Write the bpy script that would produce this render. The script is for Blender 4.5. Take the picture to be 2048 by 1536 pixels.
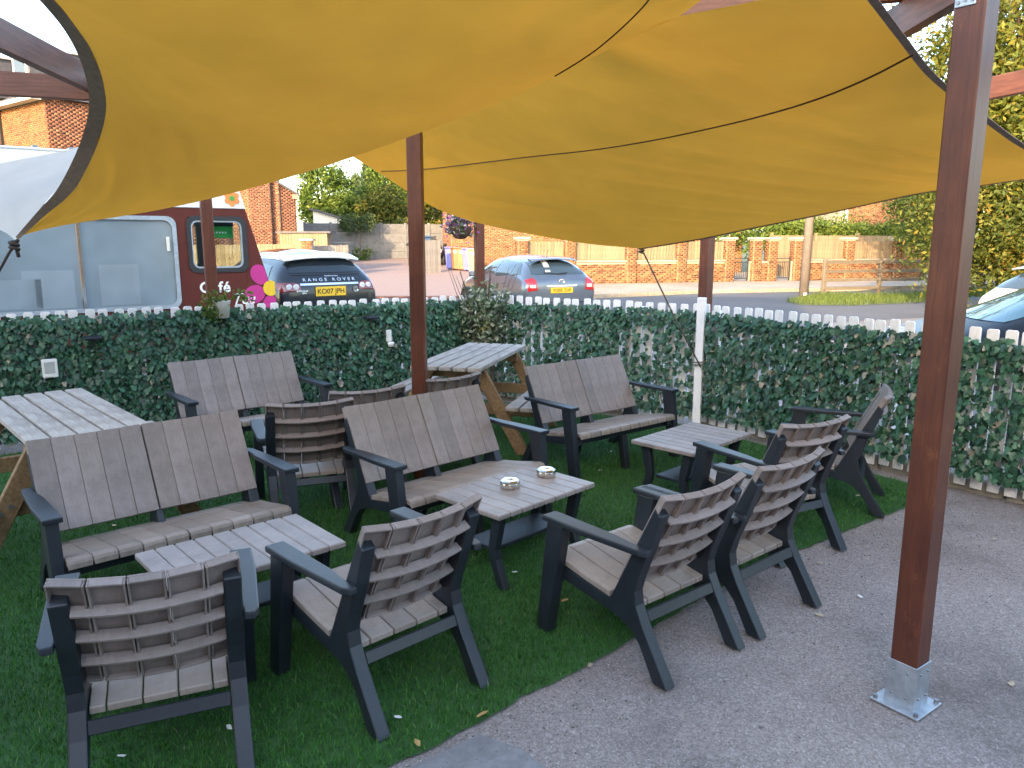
import bpy, bmesh, math, random
import numpy as np
from mathutils import Vector, Matrix
from mathutils.bvhtree import BVHTree

for o in list(bpy.data.objects): bpy.data.objects.remove(o)
R = math.radians
SC = bpy.context.scene
COL = SC.collection
random.seed(7); rng = np.random.default_rng(7)

# ------------------------------------------------------------------ camera
CAMH, PITCH, FPX = 1.75, R(10.5), 1539.0
cam = bpy.data.cameras.new('camera'); camo = bpy.data.objects.new('camera', cam); COL.objects.link(camo)
camo.location = (0, 0, CAMH); camo.rotation_euler = (R(90) - PITCH, 0, 0)
cam.sensor_fit = 'HORIZONTAL'; cam.sensor_width = 36.0; cam.lens = 36.0 * FPX / 2048.0
cam.clip_start = 0.05; cam.clip_end = 1500
SC.camera = camo

# ------------------------------------------------------------------ sky, sun, exposure
SUN_EL = R(15.0); SUN_AZ = (-0.36, -0.93)          # horizontal direction towards the sun (behind left)
w = bpy.data.worlds.new('World'); SC.world = w; w.use_nodes = True
nt = w.node_tree; nt.nodes.clear()
sky = nt.nodes.new('ShaderNodeTexSky'); sky.sky_type = 'NISHITA'; sky.sun_disc = False
sky.sun_elevation = SUN_EL; sky.sun_rotation = math.atan2(SUN_AZ[0], SUN_AZ[1])
sky.air_density = 1.0; sky.dust_density = 2.5; sky.ozone_density = 1.0
bg = nt.nodes.new('ShaderNodeBackground'); bg.inputs[1].default_value = 0.15
wo = nt.nodes.new('ShaderNodeOutputWorld')
nt.links.new(sky.outputs[0], bg.inputs[0]); nt.links.new(bg.outputs[0], wo.inputs[0])
sl = bpy.data.lights.new('sun', 'SUN'); sl.energy = 2.0; sl.angle = R(0.6); sl.color = (1.0, 0.68, 0.38)
so = bpy.data.objects.new('sun', sl); COL.objects.link(so)
sd = Vector((SUN_AZ[0] * math.cos(SUN_EL), SUN_AZ[1] * math.cos(SUN_EL), math.sin(SUN_EL))).normalized()
so.rotation_euler = sd.to_track_quat('Z', 'Y').to_euler(); so.location = (-10, -20, 20)
vs = SC.view_settings; vs.view_transform = 'Standard'; vs.look = 'None'; vs.gamma = 1.0; vs.use_curve_mapping = False
vs.exposure = 2.95
try:
    SC.cycles.max_bounces = 8; SC.cycles.transparent_max_bounces = 12
except Exception: pass

# ------------------------------------------------------------------ pixel helpers (photo pixels 2048 x 1536 -> world)
def ray(px, py):
    cx = (px - 1024) / FPX; cy = (py - 768) / FPX; c, s = math.cos(PITCH), math.sin(PITCH)
    return Vector((cx, c - cy * s, -s - cy * c))
def atz(px, py, z=0.0):
    r = ray(px, py); t = (z - CAMH) / r.z; return Vector((0, 0, CAMH)) + r * t
def aty(px, py, Y):
    r = ray(px, py); return Vector((0, 0, CAMH)) + r * (Y / r.y)

# ------------------------------------------------------------------ materials
MATS = {}
class N:
    def __init__(s, name):
        s.m = bpy.data.materials.new(name); s.m.use_nodes = True; s.t = s.m.node_tree
        s.b = s.t.nodes['Principled BSDF']; s.o = s.t.nodes['Material Output']; MATS[name] = s.m
    def n(s, typ, **kw):
        x = s.t.nodes.new(typ)
        for k, v in kw.items():
            if k in x.inputs: x.inputs[k].default_value = v
            else: setattr(x, k, v)
        return x
    def l(s, a, b): s.t.links.new(a, b)
    def coord(s, scale=(1, 1, 1), kind='Object'):
        tc = s.n('ShaderNodeTexCoord'); mp = s.n('ShaderNodeMapping'); mp.inputs['Scale'].default_value = scale
        s.l(tc.outputs[kind], mp.inputs['Vector']); return mp.outputs[0]
    def noise(s, vec, scale, detail=4, rough=.6):
        x = s.n('ShaderNodeTexNoise', Scale=scale, Detail=detail, Roughness=rough); s.l(vec, x.inputs['Vector']); return x.outputs['Fac']
    def ramp(s, fac, stops):
        r = s.n('ShaderNodeValToRGB'); el = r.color_ramp.elements
        while len(el) > 1: el.remove(el[-1])
        el[0].position, el[0].color = stops[0][0], (*stops[0][1], 1)
        for p, c in stops[1:]:
            e = el.new(p); e.color = (*c, 1)
        s.l(fac, r.inputs[0]); return r.outputs[0]
    def base(s, sock): s.l(sock, s.b.inputs['Base Color'])
    def bump(s, fac, strength=.3, dist=.01):
        b = s.n('ShaderNodeBump', Strength=strength, Distance=dist); s.l(fac, b.inputs['Height']); s.l(b.outputs[0], s.b.inputs['Normal'])
    def p(s, **kw):
        for k, v in kw.items(): s.b.inputs[k.replace('_', ' ')].default_value = v
        return s

def simple(name, col, rough=.6, metal=0, var=.12, scale=8, bump=.0, spec=.5, coat=0):
    k = N(name); v = k.coord(); f = k.noise(v, scale)
    a = tuple(max(0, c * (1 - var)) for c in col); b = tuple(min(1, c * (1 + var)) for c in col)
    k.base(k.ramp(f, [(.3, a), (.7, b)])); k.p(Roughness=rough, Metallic=metal); k.b.inputs['Specular IOR Level'].default_value = spec
    if coat: k.b.inputs['Coat Weight'].default_value = coat
    if bump: k.bump(k.noise(v, scale * 12), bump, .004)
    return k.m
def M(n): return MATS[n]

def attr_mat(name, stops, rough=.7, transl=0, scale=3, var=.15, spec=.3):
    k = N(name); a = k.n('ShaderNodeAttribute'); a.attribute_name = 'Col'
    sep = k.n('ShaderNodeSeparateColor'); k.l(a.outputs['Color'], sep.inputs[0])
    c = k.ramp(sep.outputs[0], stops)
    if transl:
        k.base(c); k.p(Roughness=rough); k.b.inputs['Specular IOR Level'].default_value = spec
        t = k.n('ShaderNodeBsdfTranslucent'); k.l(c, t.inputs[0])
        mx = k.n('ShaderNodeMixShader'); mx.inputs[0].default_value = transl
        k.l(k.b.outputs[0], mx.inputs[1]); k.l(t.outputs[0], mx.inputs[2]); k.l(mx.outputs[0], k.o.inputs[0])
    else:
        v = k.coord(); f = k.noise(v, scale)
        m = k.n('ShaderNodeMix', data_type='RGBA', blend_type='MULTIPLY'); m.inputs[0].default_value = 1.0
        k.l(c, m.inputs[6]); k.l(k.ramp(f, [(.3, (1 - var,) * 3), (.7, (1.0,) * 3)]), m.inputs[7]); k.base(m.outputs[2])
        k.p(Roughness=rough); k.b.inputs['Specular IOR Level'].default_value = spec
    return k.m

# taupe plastic boards with embossed wood grain
def grained(name, col, sc=(14, 1.2, 14), rough=.5, var=.16, bump=.25):
    k = N(name); v = k.coord(sc); f = k.noise(v, 9, 5, .7); v2 = k.coord(); g = k.noise(v2, 3, 3)
    add = k.n('ShaderNodeMath', operation='ADD'); k.l(f, add.inputs[0]); k.l(g, add.inputs[1])
    sc_ = k.n('ShaderNodeMath', operation='MULTIPLY'); sc_.inputs[1].default_value = .5; k.l(add.outputs[0], sc_.inputs[0])
    oi = k.n('ShaderNodeObjectInfo'); rr_ = k.ramp(oi.outputs['Random'], [(0, (.84, .84, .84)), (.5, (1, .99, .98)), (1, (1.1, 1.1, 1.12))])
    gr = k.ramp(k.noise(k.coord((1, 1, 1)), 7, 6, .75), [(.30, (.74, .73, .71)), (.52, (1, 1, 1)), (.72, (1.04, 1.04, 1.04))])
    ma = k.n('ShaderNodeMix', data_type='RGBA', blend_type='MULTIPLY'); ma.inputs[0].default_value = 1; mb = k.n('ShaderNodeMix', data_type='RGBA', blend_type='MULTIPLY'); mb.inputs[0].default_value = 1
    k.l(k.ramp(sc_.outputs[0], [(.32, tuple(c * (1 - var) for c in col)), (.68, tuple(c * (1 + var) for c in col))]), ma.inputs[6]); k.l(rr_, ma.inputs[7]); k.l(ma.outputs[2], mb.inputs[6]); k.l(gr, mb.inputs[7]); k.base(mb.outputs[2])
    k.p(Roughness=rough); k.bump(f, bump, .003); return k.m
grained('taupe_board', (.262, .222, .205), (10, 1.0, 1.0), .48)
grained('taupe_seat', (.285, .240, .205), (10, 1.0, 1.0), .46)
grained('table_board', (.275, .238, .222), (1.4, 12, 12), .42, .2, .4)
simple('dark_plastic', (.014, .019, .026), .42, var=.25, scale=6, bump=.12)
# red-brown stained timber
k = N('stained_timber'); v = k.coord((14, 14, .9)); f = k.noise(v, 5, 6, .7); v2 = k.coord(); g = k.noise(v2, 2.2, 3)
mm = k.n('ShaderNodeMath', operation='MULTIPLY'); k.l(f, mm.inputs[0]); k.l(g, mm.inputs[1])
k.base(k.ramp(mm.outputs[0], [(.10, (.048, .012, .007)), (.28, (.10, .027, .012)), (.5, (.18, .058, .025))]))
sc2 = k.ramp(k.noise(k.coord((3, 3, 1.3)), 4.5, 6, .8), [(.60, (0, 0, 0)), (.72, (1, 1, 1))]); mz = k.n('ShaderNodeMix', data_type='RGBA'); k.l(sc2, mz.inputs[0]); k.l(k.b.inputs['Base Color'].links[0].from_socket, mz.inputs[6]); mz.inputs[7].default_value = (.20, .075, .03, 1); k.base(mz.outputs[2])
k.p(Roughness=.42); k.bump(f, .25, .004)
k = N('stained_beam'); v = k.coord((1.2, 14, 14)); f = k.noise(v, 5, 6, .7)
k.base(k.ramp(f, [(.25, (.06, .02, .014)), (.7, (.19, .075, .045))])); k.p(Roughness=.55); k.bump(f, .25, .004)
# weathered picnic timber
k = N('weathered_timber'); v = k.coord((1.0, 16, 16)); f = k.noise(v, 5, 7, .75); g = k.noise(k.coord(), 2.5, 4)
mm = k.n('ShaderNodeMath', operation='MULTIPLY'); k.l(f, mm.inputs[0]); k.l(g, mm.inputs[1])
k.base(k.ramp(mm.outputs[0], [(.10, (.13, .10, .08)), (.25, (.33, .295, .26)), (.42, (.47, .435, .39))])); k.p(Roughness=.8); k.bump(f, .5, .006)
k = N('picnic_leg'); v = k.coord((1.0, 12, 12)); f = k.noise(v, 4, 6, .7)
k.base(k.ramp(f, [(.3, (.13, .075, .032)), (.7, (.30, .19, .09))])); k.p(Roughness=.75); k.bump(f, .35, .004)
k = N('picket_paint'); v = k.coord((9, 9, 1.5)); f = k.noise(v, 4, 5, .7)
k.base(k.ramp(f, [(.25, (.50, .47, .43)), (.42, (.78, .76, .74)), (.8, (.84, .83, .82))])); k.p(Roughness=.6); k.bump(f, .15, .003)
# shade sails
def sail_mat(name, col, transl):
    k = N(name); v = k.coord(); f = k.noise(v, 1.6, 4); wv = k.noise(k.coord((160, 160, 160)), 2, 2)
    c = k.ramp(f, [(.3, tuple(x * .9 for x in col)), (.7, tuple(min(1, x * 1.08) for x in col))])
    k.base(c); k.p(Roughness=.75); k.b.inputs['Specular IOR Level'].default_value = .15
    big = k.noise(k.coord((1.0, 2.6, 1.0)), 2.2, 3, .5)
    ad = k.n('ShaderNodeMath', operation='MULTIPLY_ADD'); k.l(big, ad.inputs[0]); ad.inputs[1].default_value = 18; k.l(wv, ad.inputs[2])
    k.bump(ad.outputs[0], .35, .004)
    t = k.n('ShaderNodeBsdfTranslucent'); k.l(c, t.inputs[0])
    mx = k.n('ShaderNodeMixShader'); mx.inputs[0].default_value = transl
    k.l(k.b.outputs[0], mx.inputs[1]); k.l(t.outputs[0], mx.inputs[2]); k.l(mx.outputs[0], k.o.inputs[0])
sail_mat('yellow_sail', (.58, .266, .030), .5)
sail_mat('white_sail', (.52, .52, .50), .35)
simple('sail_hem', (.27, .20, .16), .8, var=.2, scale=30)
simple('seam_brown', (.075, .035, .014), .8); simple('cord', (.035, .028, .022), .8)
simple('rope', (.20, .16, .12), .9, var=.3, scale=60)
# ground
k = N('gravel'); v = k.coord(); a = k.n('ShaderNodeTexVoronoi', Scale=140.0); k.l(v, a.inputs['Vector'])
f = k.noise(v, 1.3, 5, .6); g = k.noise(v, 60, 4, .7)
c1 = k.ramp(a.outputs['Color'], [(.0, (.22, .19, .175)), (.5, (.33, .29, .272)), (.85, (.42, .375, .355)), (1, (.58, .54, .51))])
c2 = k.ramp(f, [(.30, (.58, .57, .57)), (.47, (.88, .87, .87)), (.68, (1.05, 1.04, 1.03))]); c3 = k.ramp(g, [(.3, (.72, .72, .72)), (.7, (1, 1, 1))])
m1 = k.n('ShaderNodeMix', data_type='RGBA', blend_type='MULTIPLY'); m1.inputs[0].default_value = 1; k.l(c1, m1.inputs[6]); k.l(c2, m1.inputs[7])
m2 = k.n('ShaderNodeMix', data_type='RGBA', blend_type='MULTIPLY'); m2.inputs[0].default_value = 1; k.l(m1.outputs[2], m2.inputs[6]); k.l(c3, m2.inputs[7])
k.base(m2.outputs[2]); k.p(Roughness=.9); k.bump(a.outputs['Distance'], .6, .006)
def asphalt(name, col, sc=30):
    k = N(name); v = k.coord(); f = k.noise(v, .5, 5, .65); g = k.noise(v, sc, 4, .7)
    c2 = k.ramp(f, [(.3, tuple(x * .75 for x in col)), (.7, tuple(x * 1.15 for x in col))]); c3 = k.ramp(g, [(.3, (.7,) * 3), (.7, (1.1,) * 3)])
    m1 = k.n('ShaderNodeMix', data_type='RGBA', blend_type='MULTIPLY'); m1.inputs[0].default_value = 1; k.l(c2, m1.inputs[6]); k.l(c3, m1.inputs[7])
    k.base(m1.outputs[2]); k.p(Roughness=.85); k.bump(g, .4, .006)
asphalt('asphalt', (.085, .085, .092)); asphalt('concrete_slab', (.23, .23, .235), 14); asphalt('car_park', (.20, .185, .175)); asphalt('pavement', (.33, .28, .22), 9)
asphalt('lawn_soil', (.03, .10, .02), 18); asphalt('field', (.09, .11, .04), 2)
asphalt('stone', (.27, .24, .19), 9); asphalt('concrete_fence', (.15, .155, .165), 5)
k = N('block_paving'); v = k.coord(); b = k.n('ShaderNodeTexBrick', Scale=5.0); k.l(v, b.inputs['Vector'])
b.inputs['Color1'].default_value = (.20, .145, .135, 1); b.inputs['Color2'].default_value = (.24, .18, .165, 1); b.inputs['Mortar'].default_value = (.16, .12, .10, 1); b.inputs['Mortar Size'].default_value = .015
k.base(b.outputs[0]); k.p(Roughness=.85)
attr_mat('grass_blade', [(0, (.022, .08, .016)), (.5, (.055, .19, .028)), (.8, (.11, .28, .045)), (1, (.22, .29, .11))], .55, .25)
attr_mat('verge_blade', [(0, (.04, .08, .015)), (1, (.16, .20, .04))], .6, .3)
attr_mat('ivy_leaf', [(0, (.010, .035, .020)), (.5, (.027, .098, .050)), (.85, (.055, .160, .086)), (.97, (.12, .23, .13)), (1, (.30, .27, .2))], .42, .12, spec=.5)
attr_mat('brick', [(0, (.07, .028, .019)), (.25, (.15, .058, .036)), (.6, (.21, .085, .048)), (1, (.29, .13, .07))], .85, var=.25, scale=20)
attr_mat('buff_brick', [(0, (.06, .022, .012)), (.25, (.165, .068, .030)), (.6, (.20, .092, .038)), (1, (.26, .135, .06))], .85, var=.25, scale=20)
attr_mat('grit', [(0, (.05, .045, .04)), (.6, (.25, .22, .2)), (1, (.6, .57, .53))], .9); simple('mortar', (.30, .25, .19), .9, var=.15, scale=15)
attr_mat('tree_green', [(0, (.03, .065, .010)), (.6, (.09, .15, .02)), (1, (.20, .23, .04))], .6, .4)
attr_mat('conifer', [(0, (.025, .05, .02)), (.6, (.06, .10, .035)), (1, (.15, .17, .07))], .7, .3)
attr_mat('autumn', [(0, (.026, .042, .007)), (.5, (.08, .105, .016)), (.85, (.20, .17, .022)), (1, (.28, .14, .03))], .6, .35)
attr_mat('hedge_leaf', [(0, (.035, .07, .010)), (.6, (.10, .15, .02)), (1, (.19, .22, .035))], .6, .35)
attr_mat('variegated', [(0, (.03, .07, .025)), (.4, (.10, .15, .07)), (.75, (.36, .38, .26)), (1, (.5, .5, .4))], .55, .25)
attr_mat('petals', [(0, (.25, .06, .30)), (.35, (.42, .15, .5)), (.6, (.5, .12, .35)), (.8, (.65, .62, .66)), (1, (.7, .7, .72))], .6, .3)
simple('bark', (.10, .07, .05), .9, var=.4, scale=20, bump=.5)
simple('fallen_leaf', (.42, .27, .10), .8, var=.4); simple('paper', (.7, .7, .68), .8, var=.05); simple('dry_leaf', (.45, .38, .26), .8, var=.3)
simple('galvanised', (.42, .46, .50), .42, .7, var=.18, scale=25, bump=.1)
simple('steel', (.68, .64, .57), .22, 1.0, var=.08, scale=40)
simple('hole_black', (.004, .004, .004), .9, var=0)
simple('bolt_steel', (.30, .31, .32), .45, .9)
simple('lamp_white', (.72, .71, .68), .5, var=.08); simple('lamp_face', (.40, .41, .40), .15); simple('lamp_dark', (.02, .022, .03), .35)
simple('rr_paint', (.006, .008, .014), .25, 0, var=.05, coat=.4); simple('white_paint', (.70, .72, .74), .3, 0, var=.03, coat=.6)
simple('grey_paint', (.13, .15, .18), .28, .55, var=.05, coat=1); simple('black_paint', (.008, .009, .012), .35, 0, var=.05, spec=.3)
simple('van_brown', (.095, .020, .013), .5, var=.08, spec=.25); simple('van_white', (.74, .74, .72), .4, var=.04)
simple('chrome', (.75, .76, .78), .12, 1.0, var=.03); simple('rubber', (.012, .012, .012), .8); simple('trim', (.02, .02, .022), .55)
simple('tail_red', (.40, .012, .012), .12, var=.15, coat=1); simple('tail_dark', (.16, .012, .014), .1, var=.3, coat=1); simple('lamp_clear', (.62, .60, .60), .12, coat=1)
simple('plate_yellow', (.78, .47, .02), .5, var=.03); simple('ink', (.008, .008, .008), .6, var=0); simple('silver_letter', (.62, .64, .68), .3, .8)
simple('letter_white', (.80, .80, .78), .5, var=.02); simple('pink', (.46, .022, .20), .4, var=.05); simple('flower_yellow', (.72, .47, .02), .4, var=.05)
simple('flower_orange', (.72, .24, .05), .4, var=.05); simple('flower_green', (.06, .33, .05), .4); simple('sign_green', (.03, .36, .06), .5)
simple('sticker', (.70, .66, .58), .6); simple('cup_blue', (.25, .55, .62), .5); simple('seat_cloth', (.05, .05, .06), .9)
def glass_like(name, col, rough=.03):
    k = N(name); k.p(Roughness=rough); k.b.inputs['Base Color'].default_value = (*col, 1); k.b.inputs['Specular IOR Level'].default_value = .8
    f = k.noise(k.coord(), 1.5, 2); k.base(k.ramp(f, [(.3, tuple(c * .8 for c in col)), (.7, tuple(c * 1.15 for c in col))]))
glass_like('dark_glass', (.012, .018, .022)); glass_like('car_glass', (.045, .065, .075)); glass_like('teal_glass', (.035, .10, .11)); glass_like('house_glass', (.03, .035, .04))
glass_like('van_glass', (.20, .255, .285), .14); glass_like('blind_blue', (.25, .305, .335), .15)
k = N('clear_glass'); tr = k.n('ShaderNodeBsdfTransparent'); tr.inputs[0].default_value = (.86, .91, .90, 1); gl = k.n('ShaderNodeBsdfGlossy', Roughness=.02)
mx = k.n('ShaderNodeMixShader'); lw = k.n('ShaderNodeLayerWeight', Blend=.5); fr = k.n('ShaderNodeMath', operation='POWER'); fr.inputs[1].default_value = 5.0; k.l(lw.outputs['Facing'], fr.inputs[0]); k.l(fr.outputs[0], mx.inputs[0]); k.l(tr.outputs[0], mx.inputs[1]); k.l(gl.outputs[0], mx.inputs[2]); k.l(mx.outputs[0], k.o.inputs[0])
grained('pole_wood', (.12, .10, .085), (10, 10, .6), .85, .25, .3); grained('fence_wood', (.19, .14, .085), (10, 10, .8), .8, .25, .3); grained('fence_grey', (.19, .18, .165), (10, 10, .8), .85, .2, .3); grained('rail_wood', (.125, .105, .078), (1, 10, 10), .85, .25, .3)
simple('roof_slate', (.06, .06, .07), .7, var=.3, scale=6, bump=.3); simple('roof_tile', (.16, .07, .05), .85, var=.3, scale=6, bump=.3)
simple('render_cream', (.34, .30, .23), .8); simple('upvc', (.52, .52, .51), .4, var=.03); simple('iron', (.02, .02, .02), .5)
simple('bin_blue', (.05, .07, .30), .5); simple('bin_brown', (.20, .085, .03), .5); simple('bin_yellow', (.42, .32, .10), .5); simple('terracotta', (.28, .11, .06), .8)
simple('basket_coir', (.10, .06, .035), .95, var=.4, scale=40)

# ------------------------------------------------------------------ mesh helpers
def link(o, parent=None):
    COL.objects.link(o)
    if parent is not None: o.parent = parent
    return o
class MB:
    def __init__(s): s.v = []; s.f = []; s.c = []
    def add(s, V, F, c=None):
        b = len(s.v); s.v += [tuple(x) for x in V]
        for f in F: s.f.append(tuple(b + i for i in f)); s.c.append(c)
        return s
    def box(s, c, d, rz=0, rx=0, ry=0, m=None, col=None):
        hx, hy, hz = d[0] / 2, d[1] / 2, d[2] / 2
        mat = Matrix.Translation(c) @ Matrix.Rotation(rz, 4, 'Z') @ Matrix.Rotation(ry, 4, 'Y') @ Matrix.Rotation(rx, 4, 'X')
        if m is not None: mat = m @ mat
        V = [mat @ Vector((x, y, z)) for x in (-hx, hx) for y in (-hy, hy) for z in (-hz, hz)]
        return s.add(V, [(0, 1, 3, 2), (4, 6, 7, 5), (0, 4, 5, 1), (2, 3, 7, 6), (0, 2, 6, 4), (1, 5, 7, 3)], col)
    def beam(s, a, b, wd, ht, up=(0, 0, 1), col=None):
        a, b = Vector(a), Vector(b); d = (b - a); L = d.length; d.normalize(); u = Vector(up); sd_ = d.cross(u)
        if sd_.length < 1e-4: sd_ = Vector((1, 0, 0))
        sd_.normalize(); u = sd_.cross(d)
        V = [p + sd_ * (wd / 2 * i) + u * (ht / 2 * j) for p in (a, b) for i, j in ((-1, -1), (1, -1), (1, 1), (-1, 1))]
        return s.add(V, [(3, 2, 1, 0), (4, 5, 6, 7), (0, 1, 5, 4), (1, 2, 6, 5), (2, 3, 7, 6), (3, 0, 4, 7)], col)
    def prism(s, poly, fn, t0, t1, col=None):
        # poly 2D, fn(a,b,t)->3D
        n = len(poly); V = [fn(a, b, t0) for a, b in poly] + [fn(a, b, t1) for a, b in poly]
        F = [tuple(range(n - 1, -1, -1)), tuple(range(n, 2 * n))] + [(i, (i + 1) % n, n + (i + 1) % n, n + i) for i in range(n)]
        return s.add(V, F, col)
    def tube(s, pts, r, seg=8, col=None, cap=True):
        pts = [Vector(p) for p in pts]; n = len(pts); rs = r if isinstance(r, (list, tuple)) else [r] * n; V = []; F = []
        for i, p in enumerate(pts):
            d = (pts[min(i + 1, n - 1)] - pts[max(i - 1, 0)]).normalized()
            a = d.cross(Vector((0, 0, 1)));
            if a.length < .05: a = d.cross(Vector((1, 0, 0)))
            a.normalize(); b = d.cross(a)
            V += [p + (a * math.cos(2 * math.pi * k / seg) + b * math.sin(2 * math.pi * k / seg)) * rs[i] for k in range(seg)]
        for i in range(n - 1):
            for k in range(seg): F.append((i * seg + k, i * seg + (k + 1) % seg, (i + 1) * seg + (k + 1) % seg, (i + 1) * seg + k))
        if cap: F.append(tuple(range(seg - 1, -1, -1))); F.append(tuple((n - 1) * seg + k for k in range(seg)))
        return s.add(V, F, col)
    def lathe(s, prof, c=(0, 0, 0), seg=24, axis='Z', col=None):
        V = []; F = []; n = len(prof)
        for r, z in prof:
            for k in range(seg):
                a = 2 * math.pi * k / seg; q = (r * math.cos(a), r * math.sin(a), z)
                if axis == 'X': q = (z, q[0], q[1])
                if axis == 'Y': q = (q[0], z, q[1])
                V.append((c[0] + q[0], c[1] + q[1], c[2] + q[2]))
        for i in range(n - 1):
            for k in range(seg): F.append((i * seg + k, i * seg + (k + 1) % seg, (i + 1) * seg + (k + 1) % seg, (i + 1) * seg + k))
        return s.add(V, F, col)
    def mesh(s, name, mat, bevel=0, smooth=False, segs=1):
        me = bpy.data.meshes.new(name); me.from_pydata(s.v, [], s.f)
        if any(c is not None for c in s.c):
            a = me.color_attributes.new('Col', 'FLOAT_COLOR', 'CORNER'); arr = []
            for f, c in zip(s.f, s.c):
                c = .5 if c is None else c; arr += [c, c, c, 1.0] * len(f)
            a.data.foreach_set('color', arr)
        bm = bmesh.new(); bm.from_mesh(me); bmesh.ops.recalc_face_normals(bm, faces=bm.faces)
        if bevel:
            ed = [e for e in bm.edges if len(e.link_faces) == 2 and e.calc_face_angle(0) > .5]
            bmesh.ops.bevel(bm, geom=ed, offset=bevel, segments=segs, profile=.6, affect='EDGES', clamp_overlap=True)
        bm.to_mesh(me); bm.free()
        if smooth:
            for p in me.polygons: p.use_smooth = True
        me.materials.append(M(mat) if isinstance(mat, str) else mat); return me
    def build(s, name, mat, parent=None, bevel=0, smooth=False, segs=1):
        return link(bpy.data.objects.new(name, s.mesh(name, mat, bevel, smooth, segs)), parent)
def npmesh(name, V, F, mat, colors=None, parent=None, smooth=False):
    V = np.asarray(V, np.float32); F = np.asarray(F, np.int32); k = F.shape[1]
    me = bpy.data.meshes.new(name); me.vertices.add(len(V)); me.vertices.foreach_set('co', V.ravel())
    me.loops.add(F.size); me.loops.foreach_set('vertex_index', F.ravel())
    me.polygons.add(len(F)); me.polygons.foreach_set('loop_start', np.arange(0, F.size, k, dtype=np.int32))
    me.update(calc_edges=True)
    if colors is not None:
        a = me.color_attributes.new('Col', 'FLOAT_COLOR', 'CORNER')
        c = np.repeat(np.asarray(colors, np.float32), k); arr = np.stack([c, c, c, np.ones_like(c)], 1); a.data.foreach_set('color', arr.ravel())
    if smooth: me.polygons.foreach_set('use_smooth', np.ones(len(F), bool))
    me.materials.append(M(mat)); o = bpy.data.objects.new(name, me); return link(o, parent)
def tag(o, label=None, cat=None, group=None, kind=None):
    if label: o['label'] = label
    if cat: o['category'] = cat
    if group: o['group'] = group
    if kind: o['kind'] = kind
    return o
def empty(name, loc=(0, 0, 0), rz=0):
    o = bpy.data.objects.new(name, None); o.empty_display_size = .1; o.location = loc; o.rotation_euler = (0, 0, rz); return link(o)
def copy_tree(o, parent=None):
    c = o.copy(); COL.objects.link(c)
    if parent is not None: c.parent = parent
    for ch in o.children: copy_tree(ch, c)
    return c
def part_from(mesh, name, parent, loc=(0, 0, 0), rot=(0, 0, 0), scale=(1, 1, 1)):
    o = bpy.data.objects.new(name, mesh); o.location = loc; o.rotation_euler = rot; o.scale = scale; return link(o, parent)
def text_part(txt, name, mat, parent, loc, rot, size, shear=0, depth=.002, align='CENTER', spacing=1.0, bold=0, sx=1):
    cu = bpy.data.curves.new(name, 'FONT'); cu.body = txt; cu.size = size; cu.align_x = align; cu.align_y = 'CENTER'; cu.shear = shear; cu.extrude = depth; cu.space_character = spacing; cu.offset = bold
    t = bpy.data.objects.new('tmp_text', cu); COL.objects.link(t)
    dg = bpy.context.evaluated_depsgraph_get(); me = bpy.data.meshes.new_from_object(t.evaluated_get(dg)); bpy.data.objects.remove(t)
    me.materials.clear(); me.materials.append(M(mat)); return part_from(me, name, parent, loc, rot, (sx, 1, 1))

# ================================================================== SETTING: ground
def rise(x, y):
    a = min(max((y - 25.2) / 21, 0), 1.6); b = min(max((1.5 - x) / 4, 0), 1); b = b * b * (3 - 2 * b); return .82 * a * b
def sheet(name, poly, mat, z=0.0, label=None, n=None):
    # flat or terrain following sheet over a quad (4 corners) or an ngon
    if n:
        a, b, c, d = [Vector((*p, 0)) for p in poly]; V = []; F = []
        for i in range(n + 1):
            for j in range(n + 1):
                u, t = i / n, j / n; p = (a * (1 - u) + b * u) * (1 - t) + (d * (1 - u) + c * u) * t
                V.append((p.x, p.y, rise(p.x, p.y) + z))
        for i in range(n):
            for j in range(n): F.append((i * (n + 1) + j, (i + 1) * (n + 1) + j, (i + 1) * (n + 1) + j + 1, i * (n + 1) + j + 1))
        m = MB().add(V, F)
    else: m = MB().add([(x, y, z) for x, y in poly], [tuple(range(len(poly)))])
    o = m.build(name, mat); o['kind'] = 'structure'
    if label: o['label'] = label
    return o
sheet('ground', [(-260, -60), (260, -60), (260, 480), (-260, 480)], 'field', -.03, n=60)
sheet('gravel_terrace', [(-9, -4), (9, -4), (9, 12), (-9, 12)], 'gravel', -.004)
sheet('car_park', [(-30, 9.2), (30, 9.2), (30, 23.2), (-30, 23.2)], 'car_park', .0, n=30)
road_far = [(-30, 14.5), (2.5, 24.0), (6.3, 26.3), (10, 27.3), (60, 34)]
sheet('road', [(-30, 12.2), (4, 15.5), (11, 18.5), (60, 27), (60, 34), (10, 27.3), (6.3, 26.3), (2.5, 24.0), (-1.0, 24.2), (-30, 24.2)], 'asphalt', .006)
dr = sheet('driveway', [(-7.5, 24.9), (2.4, 24.9), (-1.0, 47), (-16, 47)], 'block_paving', .014, n=14)
# paved threshold: brick setts laid side by side
st = empty('sett_band', (0, 0, 0)); st['kind'] = 'structure'
sm = [MB().box((0, 0, 0), (.19, .30, .05), col=c).mesh('sett', 'brick', .006) for c in (.15, .35, .55, .75)]
for r_ in range(2):
    for i in range(50):
        part_from(random.choice(sm), 'sett', st, (-7.3 + i * .2, 24.25 + r_ * .31, .012))
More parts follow.
